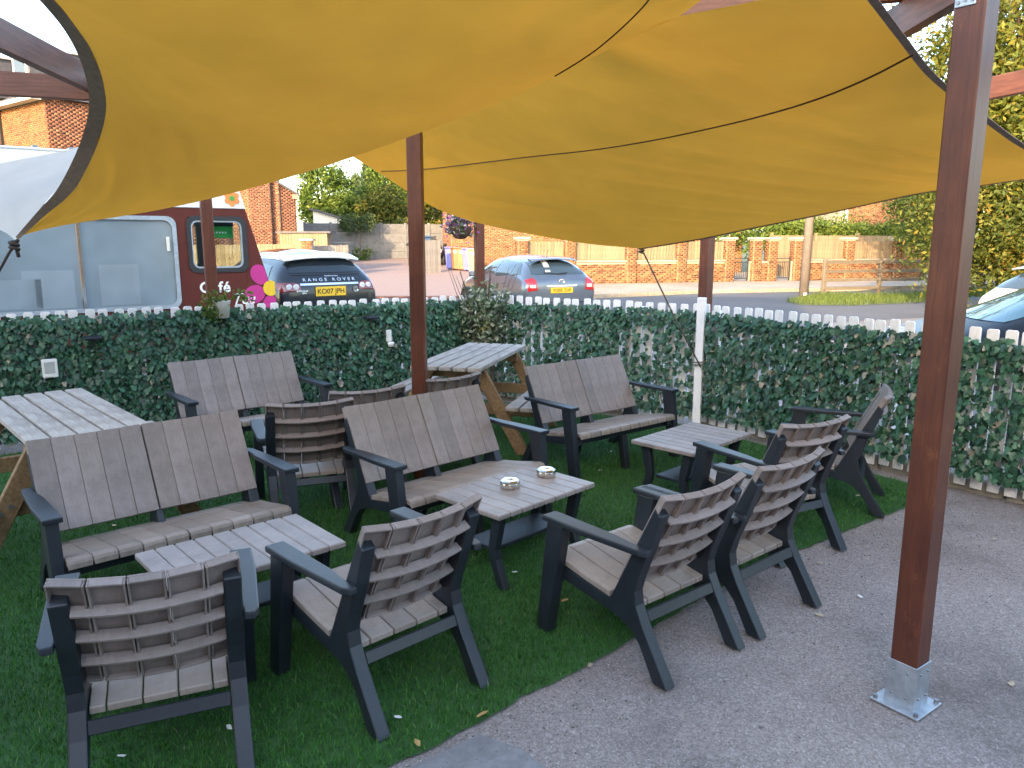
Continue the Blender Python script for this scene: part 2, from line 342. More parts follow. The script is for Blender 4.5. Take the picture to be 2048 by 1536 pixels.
# pavement and kerb before the boundary wall
PV = [(2.5, 24.0), (6.3, 26.3), (10, 27.3), (60, 34)]
def offs(p, d): return [(x - d * .25, y + d) for x, y in p]
pvm = MB(); up_ = offs(PV, 14.0)
for i in range(3): pvm.add([(*PV[i], .12), (*PV[i + 1], .12), (*up_[i + 1], .12), (*up_[i], .12)], [(0, 1, 2, 3)])
pvm.build('pavement', 'pavement')['kind'] = 'structure'
kb = empty('kerb'); kb['kind'] = 'structure'
for i in range(3):
    a = Vector((*PV[i], .065)); b = Vector((*PV[i + 1], .065)); L = (b - a).length; n_ = max(1, int(L / .92)); d = (b - a) / n_
    for q in range(min(n_, 30)):
        MB().beam(a + d * (q + .01), a + d * (q + .99), .15, .135).build('kerbstone', 'stone', kb, .012)

# lawn of artificial grass
EDGE = [(-1.5, 1.4), (-.41, 2.32), (-.22, 2.47), (.07, 2.75), (.33, 2.96), (.75, 3.38), (1.29, 3.91), (1.82, 4.3), (2.57, 4.86), (3.02, 5.26)]
E2 = []
for (xa, ya), (xb, yb) in zip(EDGE[:-1], EDGE[1:]):
    nn_ = max(1, int(math.hypot(xb - xa, yb - ya) / .05))
    E2 += [(xa + (xb - xa) * q / nn_ + random.uniform(-.010, .010), ya + (yb - ya) * q / nn_ + random.uniform(-.010, .010)) for q in range(nn_)]
EDGE = E2 + [EDGE[-1]]
LAWN = EDGE + [(1.85, 7.0), (1.7, 7.22), (-.3, 8.42), (-6.2, 5.05), (-6.2, 1.0), (-1.9, 1.0)]
sheet('lawn', LAWN, 'lawn_soil', .006)
def in_poly(P, poly):
    x, y = P[:, 0], P[:, 1]; ins = np.zeros(len(P), bool); n = len(poly); j = n - 1
    for i in range(n):
        xi, yi = poly[i]; xj, yj = poly[j]
        c = ((yi > y) != (yj > y)) & (x < (xj - xi) * (y - yi) / (yj - yi + 1e-12) + xi); ins ^= c; j = i
    return ins
def blades(name, P, h, wd, mat, lean=.5, zf=None, cols=None):
    n = len(P); th = rng.uniform(0, 2 * np.pi, n); hh = h * rng.uniform(.6, 1.25, n); ln = hh * lean * rng.uniform(.2, 1.2, n); ph = rng.uniform(0, 2 * np.pi, n)
    z0 = np.zeros(n) if zf is None else zf
    sx, sy = np.cos(th) * wd / 2, np.sin(th) * wd / 2; lx, ly = np.cos(ph) * ln, np.sin(ph) * ln
    V = np.zeros((n, 5, 3)); V[:, 0] = np.stack([P[:, 0] - sx, P[:, 1] - sy, z0], 1); V[:, 1] = np.stack([P[:, 0] + sx, P[:, 1] + sy, z0], 1)
    V[:, 2] = np.stack([P[:, 0] + sx * .8 + lx * .35, P[:, 1] + sy * .8 + ly * .35, z0 + hh * .6], 1); V[:, 3] = np.stack([P[:, 0] - sx * .8 + lx * .35, P[:, 1] - sy * .8 + ly * .35, z0 + hh * .6], 1)
    V[:, 4] = np.stack([P[:, 0] + lx, P[:, 1] + ly, z0 + hh], 1)
    b = np.arange(n)[:, None] * 5
    F = np.concatenate([b + [[0, 1, 2]], b + [[0, 2, 3]], b + [[3, 2, 4]]], 0)
    c = rng.beta(2, 3, n) if cols is None else cols
    return npmesh(name, V.reshape(-1, 3), F, mat, np.concatenate([c, c, c]))
NB = 700000
P = np.stack([rng.uniform(-6.2, 3.1, NB), rng.uniform(1.0, 8.5, NB)], 1); P = P[in_poly(P, LAWN)]
dist = np.hypot(P[:, 0], P[:, 1]); keep = rng.uniform(0, 1, len(P)) < np.clip(3.4 / dist, .25, 1); vis = np.abs(P[:, 0]) < P[:, 1] * .72 + .3; P = P[keep & vis]
patch = .5 + .5 * np.sin(P[:, 0] * 1.9 + 1.3 * np.sin(P[:, 1] * 1.4)) * np.sin(P[:, 1] * 2.3 + P[:, 0]); c0 = np.clip(rng.beta(2, 3, len(P)) * .8 + patch * .16, 0, .93); c0[rng.uniform(0, 1, len(P)) < .012] = 1
tag(blades('grass', P, .024, .0034, 'grass_blade', .8, np.full(len(P), .006), c0), 'short green artificial grass covering the terrace lawn', 'grass', kind='stuff')
# concrete apron patch and the verge
cp = [(-.42, 2.26), (-.12, 2.50), (.03, 2.42), (.17, 2.25), (.3, 1.9), (-.6, 1.7), (-1.1, 1.65)]
sheet('concrete_path', cp, 'concrete_slab', .002)
VG = [atz(1572, 604), atz(1640, 590), atz(1760, 592), atz(2000, 580), atz(2200, 572), atz(2200, 580), atz(1950, 594), atz(1840, 606), atz(1700, 612), atz(1600, 611)]
VG = [(p.x, p.y) for p in VG]; sheet('verge', VG, 'field', .012)
P = np.stack([rng.uniform(7, 24, 90000), rng.uniform(18, 37, 90000)], 1); P = P[in_poly(P, VG)]
tag(blades('verge_grass', P, .16, .012, 'verge_blade', .6, np.full(len(P), .012)), 'rough green and straw grass on the roadside verge', 'grass', kind='stuff')

# ================================================================== FENCE with ivy
FA, FB, FC, FD = (-6.3, 5.06), (-.28, 8.54), (1.78, 7.24), (4.45, 3.50)
def picket_fence(a, b, label, t_skip=None, edging=False, hgt=1.17):
    a, b = Vector((*a, 0)), Vector((*b, 0)); d = b - a; L = d.length; d.normalize(); nrm = Vector((-d.y, d.x, 0))
    if nrm.y < 0 and abs(nrm.y) > .1: nrm = -nrm
    f = empty('picket_fence', a, math.atan2(d.y, d.x)); tag(f, label, 'fence')
    poly = [(-.037, .04), (.037, .04), (.037, hgt - .012), (.027, hgt), (-.027, hgt), (-.037, hgt - .012)]
    me = MB().prism(poly, lambda p, q, t: (p, t, q), -.009, .009).mesh('picket', 'picket_paint', .002)
    n = int(L / .112)
    for i in range(n):
        part_from(me, 'picket', f, ((i + .5) * L / n, .03 + random.uniform(-.003, .003), random.uniform(-.008, .006)), (random.uniform(-.01, .01), random.uniform(-.012, .012), random.uniform(-.03, .03)))
    for z in (.28, 1.0): MB().box((L / 2, .062, z), (L - .04, .04, .075)).build('rail', 'picket_paint', f, .003)
    for i in range(int(L / 1.7) + 1): MB().box((min(.1 + i * 1.7, L - .1), .13, .55), (.09, .09, 1.12)).build('fence_post', 'picket_paint', f, .004)
    if edging:
        for i in range(int(L / .9)): MB().box(((i + .5) * .9, .10, .04), (.885, .09, .12)).build('edging_stone', 'stone', f, .012)
    return f
picket_fence(FA, FB, 'white picket fence standing in front of the brown van and large dark car')
picket_fence(FB, FC, 'white picket fence run between the corner shrub and the tall white post', edging=True)
picket_fence(FC, FD, 'white picket fence run on the right beside the gravel with stone edging', edging=True)
wp = MB().box((0, 0, .62), (.075, .055, 1.24)).build('fence_post', 'picket_paint', None, .004); wp.location = (1.755, 7.13, 0); wp.rotation_euler = (0, 0, R(-30)); wp.name = 'white_post'
tag(wp, 'tall white painted post at the bend of the fence, rope tied around it', 'post')

LEAF2D = [(0, 0), (.30, -.10), (.52, .20), (.30, .34), (.34, .62), (0, 1.0), (-.34, .62), (-.30, .34), (-.52, .20), (-.30, -.10)]
LV = np.array([(x, y - .35, +.10 * abs(x) * 1.5 + .12 * (y - .4) ** 2) for x, y in LEAF2D] + [(0, .03, -.04)]); LF = np.array([(10, i, (i + 1) % 10) for i in range(10)])
leaf_meshes = []
for c in (.12, .3, .45, .6, .75, .9):
    leaf_meshes.append(MB().add(LV, [tuple(f) for f in LF], c).mesh('leaf', 'ivy_leaf'))
def ivy(a, b, label, dens, z0=.10, z1=1.06, nsep=300, near_end='b', gapfun=None, off=.045, dead=.015):
    a, b = Vector((*a, 0)), Vector((*b, 0)); d = b - a; L = d.length; ang = math.atan2(d.y, d.x)
    f = empty('ivy_screen', a, ang); tag(f, label, 'ivy screen')
    n = int(dens * L * (z1 - z0)); x = rng.uniform(0, L, n); z = z0 + (z1 - z0 + .04) * rng.uniform(0, 1, n)
    z = np.where(rng.uniform(0, 1, n) < .06, z1 + rng.uniform(-.03, .07, n), z)
    if gapfun is not None:
        k = rng.uniform(0, 1, n) < gapfun(x, z); x, z = x[k], z[k]; n = len(x)
    y = -off + rng.uniform(-.035, .03, n); s = rng.uniform(.038, .064, n)
    # tip points down and outwards (towards -y)
    rx = R(66) + rng.normal(0, .30, n); ry = rng.normal(0, .32, n); rz = rng.normal(0, .38, n)
    col = np.clip(rng.beta(2, 2.4, n), 0, .96); col[rng.uniform(0, 1, n) < dead] = 1.0
    order = np.argsort(-(x if near_end == 'b' else -x)) if near_end else rng.permutation(n)
    # the largest-showing leaves: near end, outer layer
    sc_ = (x / L if near_end == 'b' else 1 - x / L) * .7 + s * 9 - y * 3 + rng.uniform(0, .25, n); order = np.argsort(-sc_)
    sep, rest = order[:nsep], order[nsep:]
    for i in sep:
        part_from(leaf_meshes[min(5, int(col[i] * 6))], 'leaf', f, (x[i], y[i], z[i]), (rx[i] + math.pi, ry[i], rz[i]), (s[i],) * 3)
    cx, sx = np.cos(rx + math.pi), np.sin(rx + math.pi); cy, sy = np.cos(ry), np.sin(ry); cz, sz = np.cos(rz), np.sin(rz)
    Rm = np.zeros((n, 3, 3)); Rm[:, 0, 0] = cz * cy; Rm[:, 0, 1] = cz * sy * sx - sz * cx; Rm[:, 0, 2] = cz * sy * cx + sz * sx
    Rm[:, 1, 0] = sz * cy; Rm[:, 1, 1] = sz * sy * sx + cz * cx; Rm[:, 1, 2] = sz * sy * cx - cz * sx; Rm[:, 2, 0] = -sy; Rm[:, 2, 1] = cy * sx; Rm[:, 2, 2] = cy * cx
    V = np.einsum('nij,kj->nki', Rm[rest], LV) * s[rest][:, None, None] + np.stack([x, y, z], 1)[rest][:, None, :]
    m = len(rest); F = (np.arange(m)[:, None, None] * 11 + LF[None]).reshape(-1, 3)
    o = npmesh('leaf_mass', V.reshape(-1, 3), F, 'ivy_leaf', np.repeat(col[rest], 10), f); o['kind'] = 'stuff'
    # trailing stems that carry the leaves
    st = MB()
    for i in range(int(L / .17)):
        xx = (i + random.random()) * .17; st.tube([(xx + .02 * math.sin(q * 2.1 + i), -.02, z0 + (z1 - z0) * q / 6) for q in range(7)], .0022, 4)
    st.build('stem', 'bark', f); return f
def gaps_r(x, z):
    g = .72 + .28 * np.sin(x * 7.0 + 2 * np.sin(z * 5)); pick = np.abs(((x / .112) % 1) - .5)
    return np.clip(1.15 - .9 * (pick < .22) * (np.sin(x * 3 + 1) > -.2) * (z > .2) * (z < .95), .12, 1) * np.clip(g + .35, .6, 1)
ivy(FA, FB, 'dense dark ivy screen hung on the fence below the brown van', 2300, nsep=300, gapfun=None)
ivy(FB, FC, 'ivy screen speckled with white gaps behind the rear bench', 1550, z1=1.035, nsep=300, near_end='b', gapfun=gaps_r)
ivy((FC[0] + .03, FC[1] - .06), FD, 'ivy screen on the right-hand fence beside the gravel', 2100, z0=.14, z1=1.03, nsep=300, near_end='b', gapfun=gaps_r, dead=.03)

# ================================================================== PERGOLA
pg = empty('pergola', (1.52, 2.70, 0)); tag(pg, 'red-brown timber pergola frame of square posts and beams', 'pergola'); PG0 = Vector((1.52, 2.70, 0))
def post(x, y, rz, h=2.62, foot=False, nm='post', z0=.0):
    o = MB().box((0, 0, (h + z0) / 2), (.1, .1, h - z0)).build(nm, 'stained_timber', pg, .005); o.location = Vector((x, y, 0)) - PG0; o.rotation_euler = (0, 0, rz)
    if foot:
        f = MB(); f.box((0, 0, .005), (.185, .185, .008))
        for q in range(4): f.box((.0535 * (1, 0, -1, 0)[q], .0535 * (0, 1, 0, -1)[q], .095), (.005 if q % 2 == 0 else .11, .11 if q % 2 == 0 else .005, .175))
        ft = f.build('post_foot', 'galvanised', o, .0015)
        for sx in (-1, 1):
            for sy in (-1, 1): MB().lathe([(0, .022), (.009, .022), (.009, .008), (.014, .008)], (sx * .078, sy * .078, 0), 8).build('bolt', 'bolt_steel', o)
        for sx, sy in ((-1, 0), (0, -1), (1, 0)):
            for zz in (.05, .15):
                for q in (-.025, .03): MB().box((sx * .057 + (q if sx == 0 else 0), sy * .057 + (q if sy == 0 else 0), zz), (.01, .01, .01)).build('bolt', 'bolt_steel', o, .003)
    return o
pr = post(1.52, 2.70, R(36), 2.62, True, z0=.012)
br = MB().box((-.053, .012, 2.555), (.004, .066, .11)).build('bracket', 'galvanised', pr, .002)
for q in range(3): MB().lathe([(0, .0), (.006, 0), (.006, .004)], (-.058, .012 + (q - 1) * .022, 2.515 + (.004 if q == 1 else 0)), 8, 'X').build('bolt', 'bolt_steel', pr)
post(-.655, 5.38, R(-3)); post(-2.80, 7.22, R(28)); post(-.37, 8.82, R(20), 2.5); post(1.84, 7.36, R(35)); post(-2.1, 2.55, 0); post(3.32, 2.75, R(18)); post(-4.7, 3.85, R(20))
def pbeam(a, b, z=2.66, wd=.05, ht=.14):
    a, b = Vector((*a, z)) - PG0, Vector((*b, z)) - PG0; d = b - a
    o = MB().box((0, 0, 0), (d.length, wd, ht)).build('beam', 'stained_beam', pg, .004); o.location = (a + b) / 2; o.rotation_euler = (0, math.asin(-d.z / d.length), math.atan2(d.y, d.x))
pbeam((1.585, 2.45), (1.86, 7.6)); pbeam((1.78, 7.55), (3.36, 2.5), 2.60, .05, .12); pbeam((-2.13, 2.3), (-2.76, 7.5), 2.66); pbeam((-4.95, 3.76), (-.45, 5.47), 2.62, .05, .13); pbeam((1.70, 3.40), (-2.30, 4.74), 2.80)

# ================================================================== SHADE SAILS
def catmull(pts, n):
    pts = [Vector(p) for p in pts]; L = [0]
    for i in range(len(pts) - 1): L.append(L[-1] + (pts[i + 1] - pts[i]).length)
    out = []
    for q in range(n + 1):
        s = L[-1] * q / n; i = 0
        while i < len(pts) - 2 and s > L[i + 1]: i += 1
        t = (s - L[i]) / (L[i + 1] - L[i]); p0 = pts[max(i - 1, 0)]; p1 = pts[i]; p2 = pts[i + 1]; p3 = pts[min(i + 2, len(pts) - 1)]
        out.append(.5 * ((2 * p1) + (p2 - p0) * t + (2 * p0 - 5 * p1 + 4 * p2 - p3) * t * t + (3 * p1 - p0 - 3 * p2 + p3) * t ** 3))
    return out
def edge(l, Ys):
    n = len(l); return [aty(px, py, Ys[0] + (Ys[1] - Ys[0]) * i / (n - 1)) if not isinstance(Ys, list) else aty(px, py, Ys[i]) for i, (px, py) in enumerate(l)]
def crease(a, b, ph, f):
    x = math.sin(f * a + 1.7 * math.sin(2.3 * b + ph)) * .5 + .5; return x ** 3 * (.55 + .45 * math.sin(3.1 * b + 1.3 * a + ph))
def coons(e_b, e_t, e_l, e_r, n, sag=0.0, wr=0.0):
    # bottom u:0->1 at v=0, top at v=1, left v at u=0, right v at u=1
    B, T, Lf, Rt = [catmull(e, n) for e in (e_b, e_t, e_l, e_r)]; V = []; F = []
    for j in range(n + 1):
        for i in range(n + 1):
            u, v = i / n, j / n
            p = (1 - v) * B[i] + v * T[i] + (1 - u) * Lf[j] + u * Rt[j] - ((1 - u) * (1 - v) * B[0] + u * (1 - v) * B[n] + (1 - u) * v * T[0] + u * v * T[n])
            k = 16 * u * (1 - u) * v * (1 - v); p = p - Vector((0, 0, sag * k))
            if wr: p = p + Vector((0, 0, wr * k * math.sin(9 * u + 5 * v) * math.sin(3 * v + 2.2 * u * 3))) + Vector((0, 0, .024 * min(1, 2.5 * k) * (v ** .7) * (crease(u * 1.0 + v * .35, v, .4, 58) + .6 * crease(u + v * .22, v, 2.1, 103))))
            V.append(p)
    for j in range(n):
        for i in range(n): F.append((j * (n + 1) + i, j * (n + 1) + i + 1, (j + 1) * (n + 1) + i + 1, (j + 1) * (n + 1) + i))
    return V, F, B, T, Lf, Rt
def ribbon(pts, wd, inward, name, mat, parent, taper=False):
    # webbing strip along an edge: offset towards the 'inward' point
    m = MB(); n = len(pts); V = []
    for i, p in enumerate(pts):
        d = (pts[min(i + 1, n - 1)] - pts[max(i - 1, 0)]).normalized(); k = (inward[i] - p); k = (k - d * k.dot(d)).normalized()
        nn = d.cross(k).normalized()
        if nn.z > 0: nn = -nn
        for s_ in (0, 1): V += [p - k * .004 + nn * (.003 + .003 * s_), p + k * wd * min(1, .22 + 3.0 * i / n if taper else 1) + nn * (.003 + .003 * s_)]
    F = []
    for i in range(n - 1):
        a = i * 4; b = a + 4; F += [(a, a + 1, b + 1, b), (a + 2, b + 2, b + 3, a + 3), (a, b, b + 2, a + 2), (a + 1, a + 3, b + 3, b + 1)]
    return m.add(V, F).build(name, mat, parent)
# big sail overhead on the left
K1 = aty(33, 474, 4.7)
s1 = empty('shade_sail', K1); tag(s1, 'large yellow shade sail overhead on the left with dark hem', 'shade sail')
low = [K1] + edge([(120, 452), (300, 423), (430, 395), (560, 360), (700, 316), (850, 262), (1000, 205), (1100, 158), (1215, 100), (1300, 58), (1352, 36), (1392, 8), (1440, -30), (1500, -75)], [4.7, 4.65, 4.6, 4.5, 4.35, 4.15, 3.9, 3.7, 3.4, 3.2, 3.05, 2.95, 2.85, 2.72])
hemr = [K1] + edge([(75, 425), (115, 380), (150, 315), (172, 255), (181, 205), (176, 160), (160, 110), (133, 60), (95, 12), (40, -45), (-30, -100)], [4.55, 4.4, 4.15, 3.95, 3.75, 3.55, 3.35, 3.15, 2.95, 2.75, 2.55])
top1 = [hemr[-1], aty(350, -70, 2.55), aty(800, -80, 2.6), low[-1]]
# three sided patch: interpolate between the hem-top chain and the low edge
def tri_patch(lowp, hemp, topp, n):
    Lo = catmull(lowp, n); nh = int(n * .55); Up = catmull(hemp, nh) + catmull(topp, n - nh)[1:]; V = []; F = []
    m = 80
    for i in range(n + 1):
        for j in range(m + 1):
            t = j / m; p = Lo[i] * (1 - t) + Up[i] * t; u = i / n
            k = 4 * t * (1 - t) * math.sin(math.pi * u) ** .8; p = p - Vector((0, 0, .07 * k))
            p = p + Vector((0, 0, .012 * k * math.sin(16 * u + 4 * t) + .004 * k * math.sin(31 * u - 9 * t) + 0.034 * min(1, 2 * k) * t * (crease(u * .9 - t * .28, t, 1.0, 42) + .5 * crease(u - t * .2, t, .3, 79))))
            V.append(p)
    for i in range(n):
        for j in range(m): F.append((i * (m + 1) + j, (i + 1) * (m + 1) + j, (i + 1) * (m + 1) + j + 1, i * (m + 1) + j + 1))
    return V, F, Lo, Up, m
NT = 180; V1, F1, Lo1, Up1, m1_ = tri_patch(low, hemr, top1, NT)
MB().add([v - K1 for v in V1], F1).build('sail_cloth', 'yellow_sail', s1, smooth=True)
nh = int(NT * .55); hem = [v - K1 for v in Up1[:nh + 1]]
ribbon(hem, .068, [V1[i * (m1_ + 1) + m1_ - 18] - K1 for i in range(nh + 1)], 'hem', 'sail_hem', s1, True)
ribbon([v - K1 for v in Up1[nh:]], .05, [V1[i * (m1_ + 1) + m1_ - 18] - K1 for i in range(nh, NT + 1)], 'hem', 'sail_hem', s1)
bv1 = BVHTree.FromPolygons(V1, F1); sm1 = []
for px, py in [(1080, 170), (1110, 150), (1150, 126), (1190, 99), (1230, 66), (1265, 33), (1292, 4), (1325, -40)]:
    h = bv1.ray_cast(Vector((0, 0, CAMH)), ray(px, py).normalized())
    if h[0] is not None: sm1.append(h[0] - K1 + Vector((0, 0, -.005)))
MB().tube(catmull(sm1, 24), .003, 6).build('seam', 'seam_brown', s1)
# sail on the right
K2 = aty(1283, 497, 6.35)
s2 = empty('shade_sail', K2); tag(s2, 'yellow shade sail on the right with a dark seam line and low tied corner', 'shade sail')
eL = [K2] + edge([(1180, 488), (1080, 472), (960, 447), (880, 420), (820, 386), (760, 347), (700, 310), (655, 283)], [6.4, 6.45, 6.55, 6.65, 6.75, 6.85, 6.95, 7.0])
eB = [K2] + edge([(1400, 478), (1500, 457), (1660, 425), (1840, 386), (1950, 372), (2048, 358), (2200, 338)], [6.1, 5.85, 5.5, 5.1, 4.85, 4.65, 4.35])
eR = [eB[-1]] + edge([(2120, 318), (2048, 287), (1950, 214), (1870, 148), (1810, 72), (1755, -2), (1720, -45)], [4.2, 4.05, 3.75, 3.45, 3.15, 2.85, 2.72])
eT = [eL[-1], aty(860, 215, 5.9), aty(1100, 105, 4.3), aty(1280, 50, 3.3), aty(1355, 33, 3.05), aty(1520, 0, 2.85), eR[-1]]
NS = 132; V2, F2, B2, T2, L2, R2 = coons(eB, eT, eL, eR, NS, .0, .015)
MB().add([v - K2 for v in V2], F2).build('sail_cloth', 'yellow_sail', s2, smooth=True)
ribbon([v - K2 for v in R2], .026, [V2[j * (NS + 1) + NS - 10] - K2 for j in range(NS + 1)], 'hem', 'sail_hem', s2)
ribbon([v - K2 for v in B2], .012, [V2[12 * (NS + 1) + i] - K2 for i in range(NS + 1)], 'hem', 'sail_hem', s2)
# seam cord lies on the cloth: find cloth depth along the drawn line
bv2 = BVHTree.FromPolygons(V2, F2); seam = []
for px, py in [(762, 341), (840, 338), (930, 328), (1060, 312), (1180, 299), (1300, 280), (1420, 255), (1530, 228), (1640, 194), (1740, 152), (1826, 107)]:
    h = bv2.ray_cast(Vector((0, 0, CAMH)), ray(px, py).normalized())
    if h[0] is not None: seam.append(h[0] - K2 + Vector((0, 0, -.006)))
MB().tube(catmull(seam, 60), .0042, 6).build('seam', 'seam_brown', s2)
# ropes and knots
tie = Vector((1.755, 7.06, .60))
rp = MB(); rp.tube([K2, K2 + (tie - K2) * .5 + Vector((0, 0, -.02)), tie], .007, 6)
rp.tube([tie + Vector((.06 * math.cos(a), .05 * math.sin(a), .004 * a)) + Vector((0, .07, 0)) for a in np.linspace(0, 12.5, 40)], .006, 6)
rp.tube([tie, tie + Vector((.03, -.01, -.08)), tie + Vector((.05, .0, -.2))], .005, 6)
rp.tube([K2 + Vector((.02 * math.cos(a), .02 * math.sin(a), .01 - .004 * a)) for a in np.linspace(0, 12, 30)], .008, 6)
tag(rp.build('rope', 'rope', smooth=True), 'thin rope from the low corner of the right sail to the white post', 'rope')
kn = MB(); kn.tube([K1 + Vector((.022 * math.cos(a) - .02, .02 * math.sin(a), -.02 - .004 * a)) for a in np.linspace(0, 14, 36)], .011, 6)
kn.tube([K1 + Vector((-.02, 0, -.05)), K1 + Vector((-.06, 0, -.10)), K1 + Vector((-.14, .02, -.20)), K1 + Vector((-.9, .5, -1.0))], .008, 6); kn.tube([K1 + Vector((-.01, 0, -.05)), K1 + Vector((.0, 0, -.12))], .010, 6)
tag(kn.build('rope', 'cord', smooth=True), 'knotted dark rope at the low left corner of the big sail', 'rope')
# pale sail behind it
ws = empty('shade_sail', K1); tag(ws, 'pale grey-white shade sail behind the dark hem on the far left', 'shade sail')
wl = [K1 + Vector((-.03, .03, -.02)), aty(5, 462, 4.9), aty(-60, 440, 5.1), aty(-200, 420, 5.6)]
wr_ = [K1 + Vector((-.02, .03, -.02)), aty(95, 400, 4.95), aty(170, 330, 5.2), aty(260, 265, 5.6)]
wt = [wl[-1], aty(-60, 346, 5.5), aty(0, 327, 5.5), aty(120, 303, 5.5), wr_[-1]]
n = 24; A_, B_, T_ = catmull(wl, n), catmull(wr_, n), catmull(wt, n); Vw = []; Fw = []
for i in range(n + 1):
    for j in range(n + 1):
        u, v = j / n, i / n; p = A_[i] * (1 - u) + B_[i] * u
        tl = T_[j] - (T_[0] * (1 - u) + T_[n] * u); p = p + tl * v ** 2 + Vector((0, 0, .01 * v * math.sin(20 * u))) * (1 - v); Vw.append(p - K1)
for i in range(n):
    for j in range(n): Fw.append((i * (n + 1) + j, (i + 1) * (n + 1) + j, (i + 1) * (n + 1) + j + 1, i * (n + 1) + j + 1))
MB().add(Vw, Fw).build('sail_cloth', 'white_sail', ws, smooth=True)

# ================================================================== LOUNGE FURNITURE
SIDE = [(0, 0), (.073, 0), (.150, .135), (.20, .185), (.262, .212), (.34, .226), (.665, .268), (.655, .330), (.315, .280), (.094, .728), (.060, .70), (.108, .563), (.165, .418), (.183, .350), (.174, .293), (.134, .214)]
FLEG = [(.642, 0), (.716, 0), (.648, .532), (.548, .532)]
def yz(x0): return lambda p, q, t: (x0 + t, p, q)
me_side = MB().prism(SIDE, yz(0), -.0275, .0275).mesh('side_frame', 'dark_plastic', .006, segs=2)
me_fleg = MB().prism(FLEG, yz(0), -.0275, .0275).mesh('front_leg', 'dark_plastic', .006, segs=2)
ARM = [(-.042, .667), (.040, .667), (.040, .45), (.022, .13), (.006, .095), (-.027, .10), (-.027, .20), (-.040, .30)]
me_arm = {s: MB().prism([(s * a, b) for a, b in ARM], lambda p, q, t: (p, q, t), .534, .560).mesh('arm', 'dark_plastic', .006, segs=2) for s in (1, -1)}
SEATP = [(.20, .283), (.32, .306), (.45, .326), (.58, .350), (.66, .364), (.695, .360), (.700, .345)]
def seat_board(wd, notch=0):
    m = MB()
    def strip(x0, x1, pts):
        V = []; n = len(pts)
        for (y, z) in pts: V += [(x0, y, z), (x1, y, z), (x1, y, z - .026), (x0, y, z - .026)]
        F = [(0, 1, 2, 3), (4 * n - 4, 4 * n - 1, 4 * n - 2, 4 * n - 3)]
        for i in range(n - 1):
            a = 4 * i
            for q in range(4): F.append((a + q, a + 4 + q, a + 4 + (q + 1) % 4, a + (q + 1) % 4))
        m.add(V, F)
    if not notch: strip(-wd / 2, wd / 2, SEATP)
    else:
        rear = [SEATP[0], SEATP[1]]
        if notch > 0: strip(-wd / 2, -wd / 2 + .046, rear)
        else: strip(wd / 2 - .046, wd / 2, rear)
        strip(-wd / 2, wd / 2, [(.3205, .3061)] + SEATP[2:])
    return m.mesh('seat_board', 'taupe_seat', .003)
me_seat = seat_board(.1025); me_seat_r = seat_board(.1025, 1); me_seat_l = seat_board(.1025, -1)
BD = Vector((0, -.447, .894)); BN = Vector((0, .894, .447)); B0 = Vector((0, .2625, .36)); BL = .468
def back_slat():
    m = MB(); wd = .1030; m_ = Matrix(((1, 0, 0, 0), (0, BN.y, BD.y, 0), (0, BN.z, BD.z, 0), (0, 0, 0, 1)))  # x, normal, along
    m.box((0, .018, BL / 2), (wd, .008, BL), m=m_)
    for s in (-1, 1): m.box((s * (wd / 2 - .003), .0025, BL / 2), (.006, .0229, BL - .004), m=m_)
    for zz in (.0045, BL - .0045): m.box((0, .0025, zz), (wd - .0124, .0229, .009), m=m_)
    return m.mesh('back_slat', 'taupe_board', .0015)
me_slat = back_slat()
def curve(x, half, depth): return -depth * (1 - (x / half) ** 2)
def rib_mesh(half, inner, depth):
    m = MB(); n = 12; V = []; F = []
    for i in range(n + 1):
        x = -inner + 2 * inner * i / n; o = curve(x, half, depth) + .004
        for a, h in ((0, -.006), (0, .006), (-.040, .0042), (-.040, -.0042)):
            p = BN * (o + a) + BD * h; V.append((x, p.y, p.z))
    F += [(0, 1, 2, 3), (4 * n + 3, 4 * n + 2, 4 * n + 1, 4 * n)]
    for i in range(n):
        a = 4 * i
        for q in range(4): F.append((a + q, a + (q + 1) % 4, a + 4 + (q + 1) % 4, a + 4 + q))
    return m.add(V, F).mesh('rib', 'taupe_board')
me_rib = rib_mesh(.2675, .2115, .036); me_rib2 = rib_mesh(.264, .222, .016)
def back_panel(root, cx, half=.264, depth=.036):
    rib = me_rib if depth > .03 else me_rib2
    for i in range(5):
        x = (i - 2) * (.107 if depth > .03 else .1057); o = curve(x, half, depth); ang = math.atan(2 * depth * x / half ** 2)
        part_from(me_slat, 'back_slat', root, (cx + x, B0.y + BN.y * o, B0.z + BN.z * o), Matrix.Rotation(ang, 3, BD).to_euler())
    for fz in (.27, .52, .77):
        p = B0 + BD * (BL * fz); part_from(rib, 'rib', root, (cx, p.y, p.z))
def make_chair():
    root = empty('lounge_chair')
    for s in (-1, 1):
        part_from(me_side, 'side_frame', root, (s * .240, 0, 0)); part_from(me_fleg, 'front_leg', root, (s * .2965, 0, 0)); part_from(me_arm[s], 'arm', root, (s * .2965, 0, 0))
    back_panel(root, 0)
    for i in range(5): part_from((me_seat_l, me_seat, me_seat, me_seat, me_seat_r)[i], 'seat_board', root, ((i - 2) * .107, 0, 0))
    MB().box((0, 0, 0), (.424, .022, .046), rx=R(-22)).build('stretcher', 'dark_plastic', root, .003).location = (0, .160, .238)
    MB().box((0, .610, .294), (.535, .03, .058)).build('apron', 'dark_plastic', root, .004)
    return root
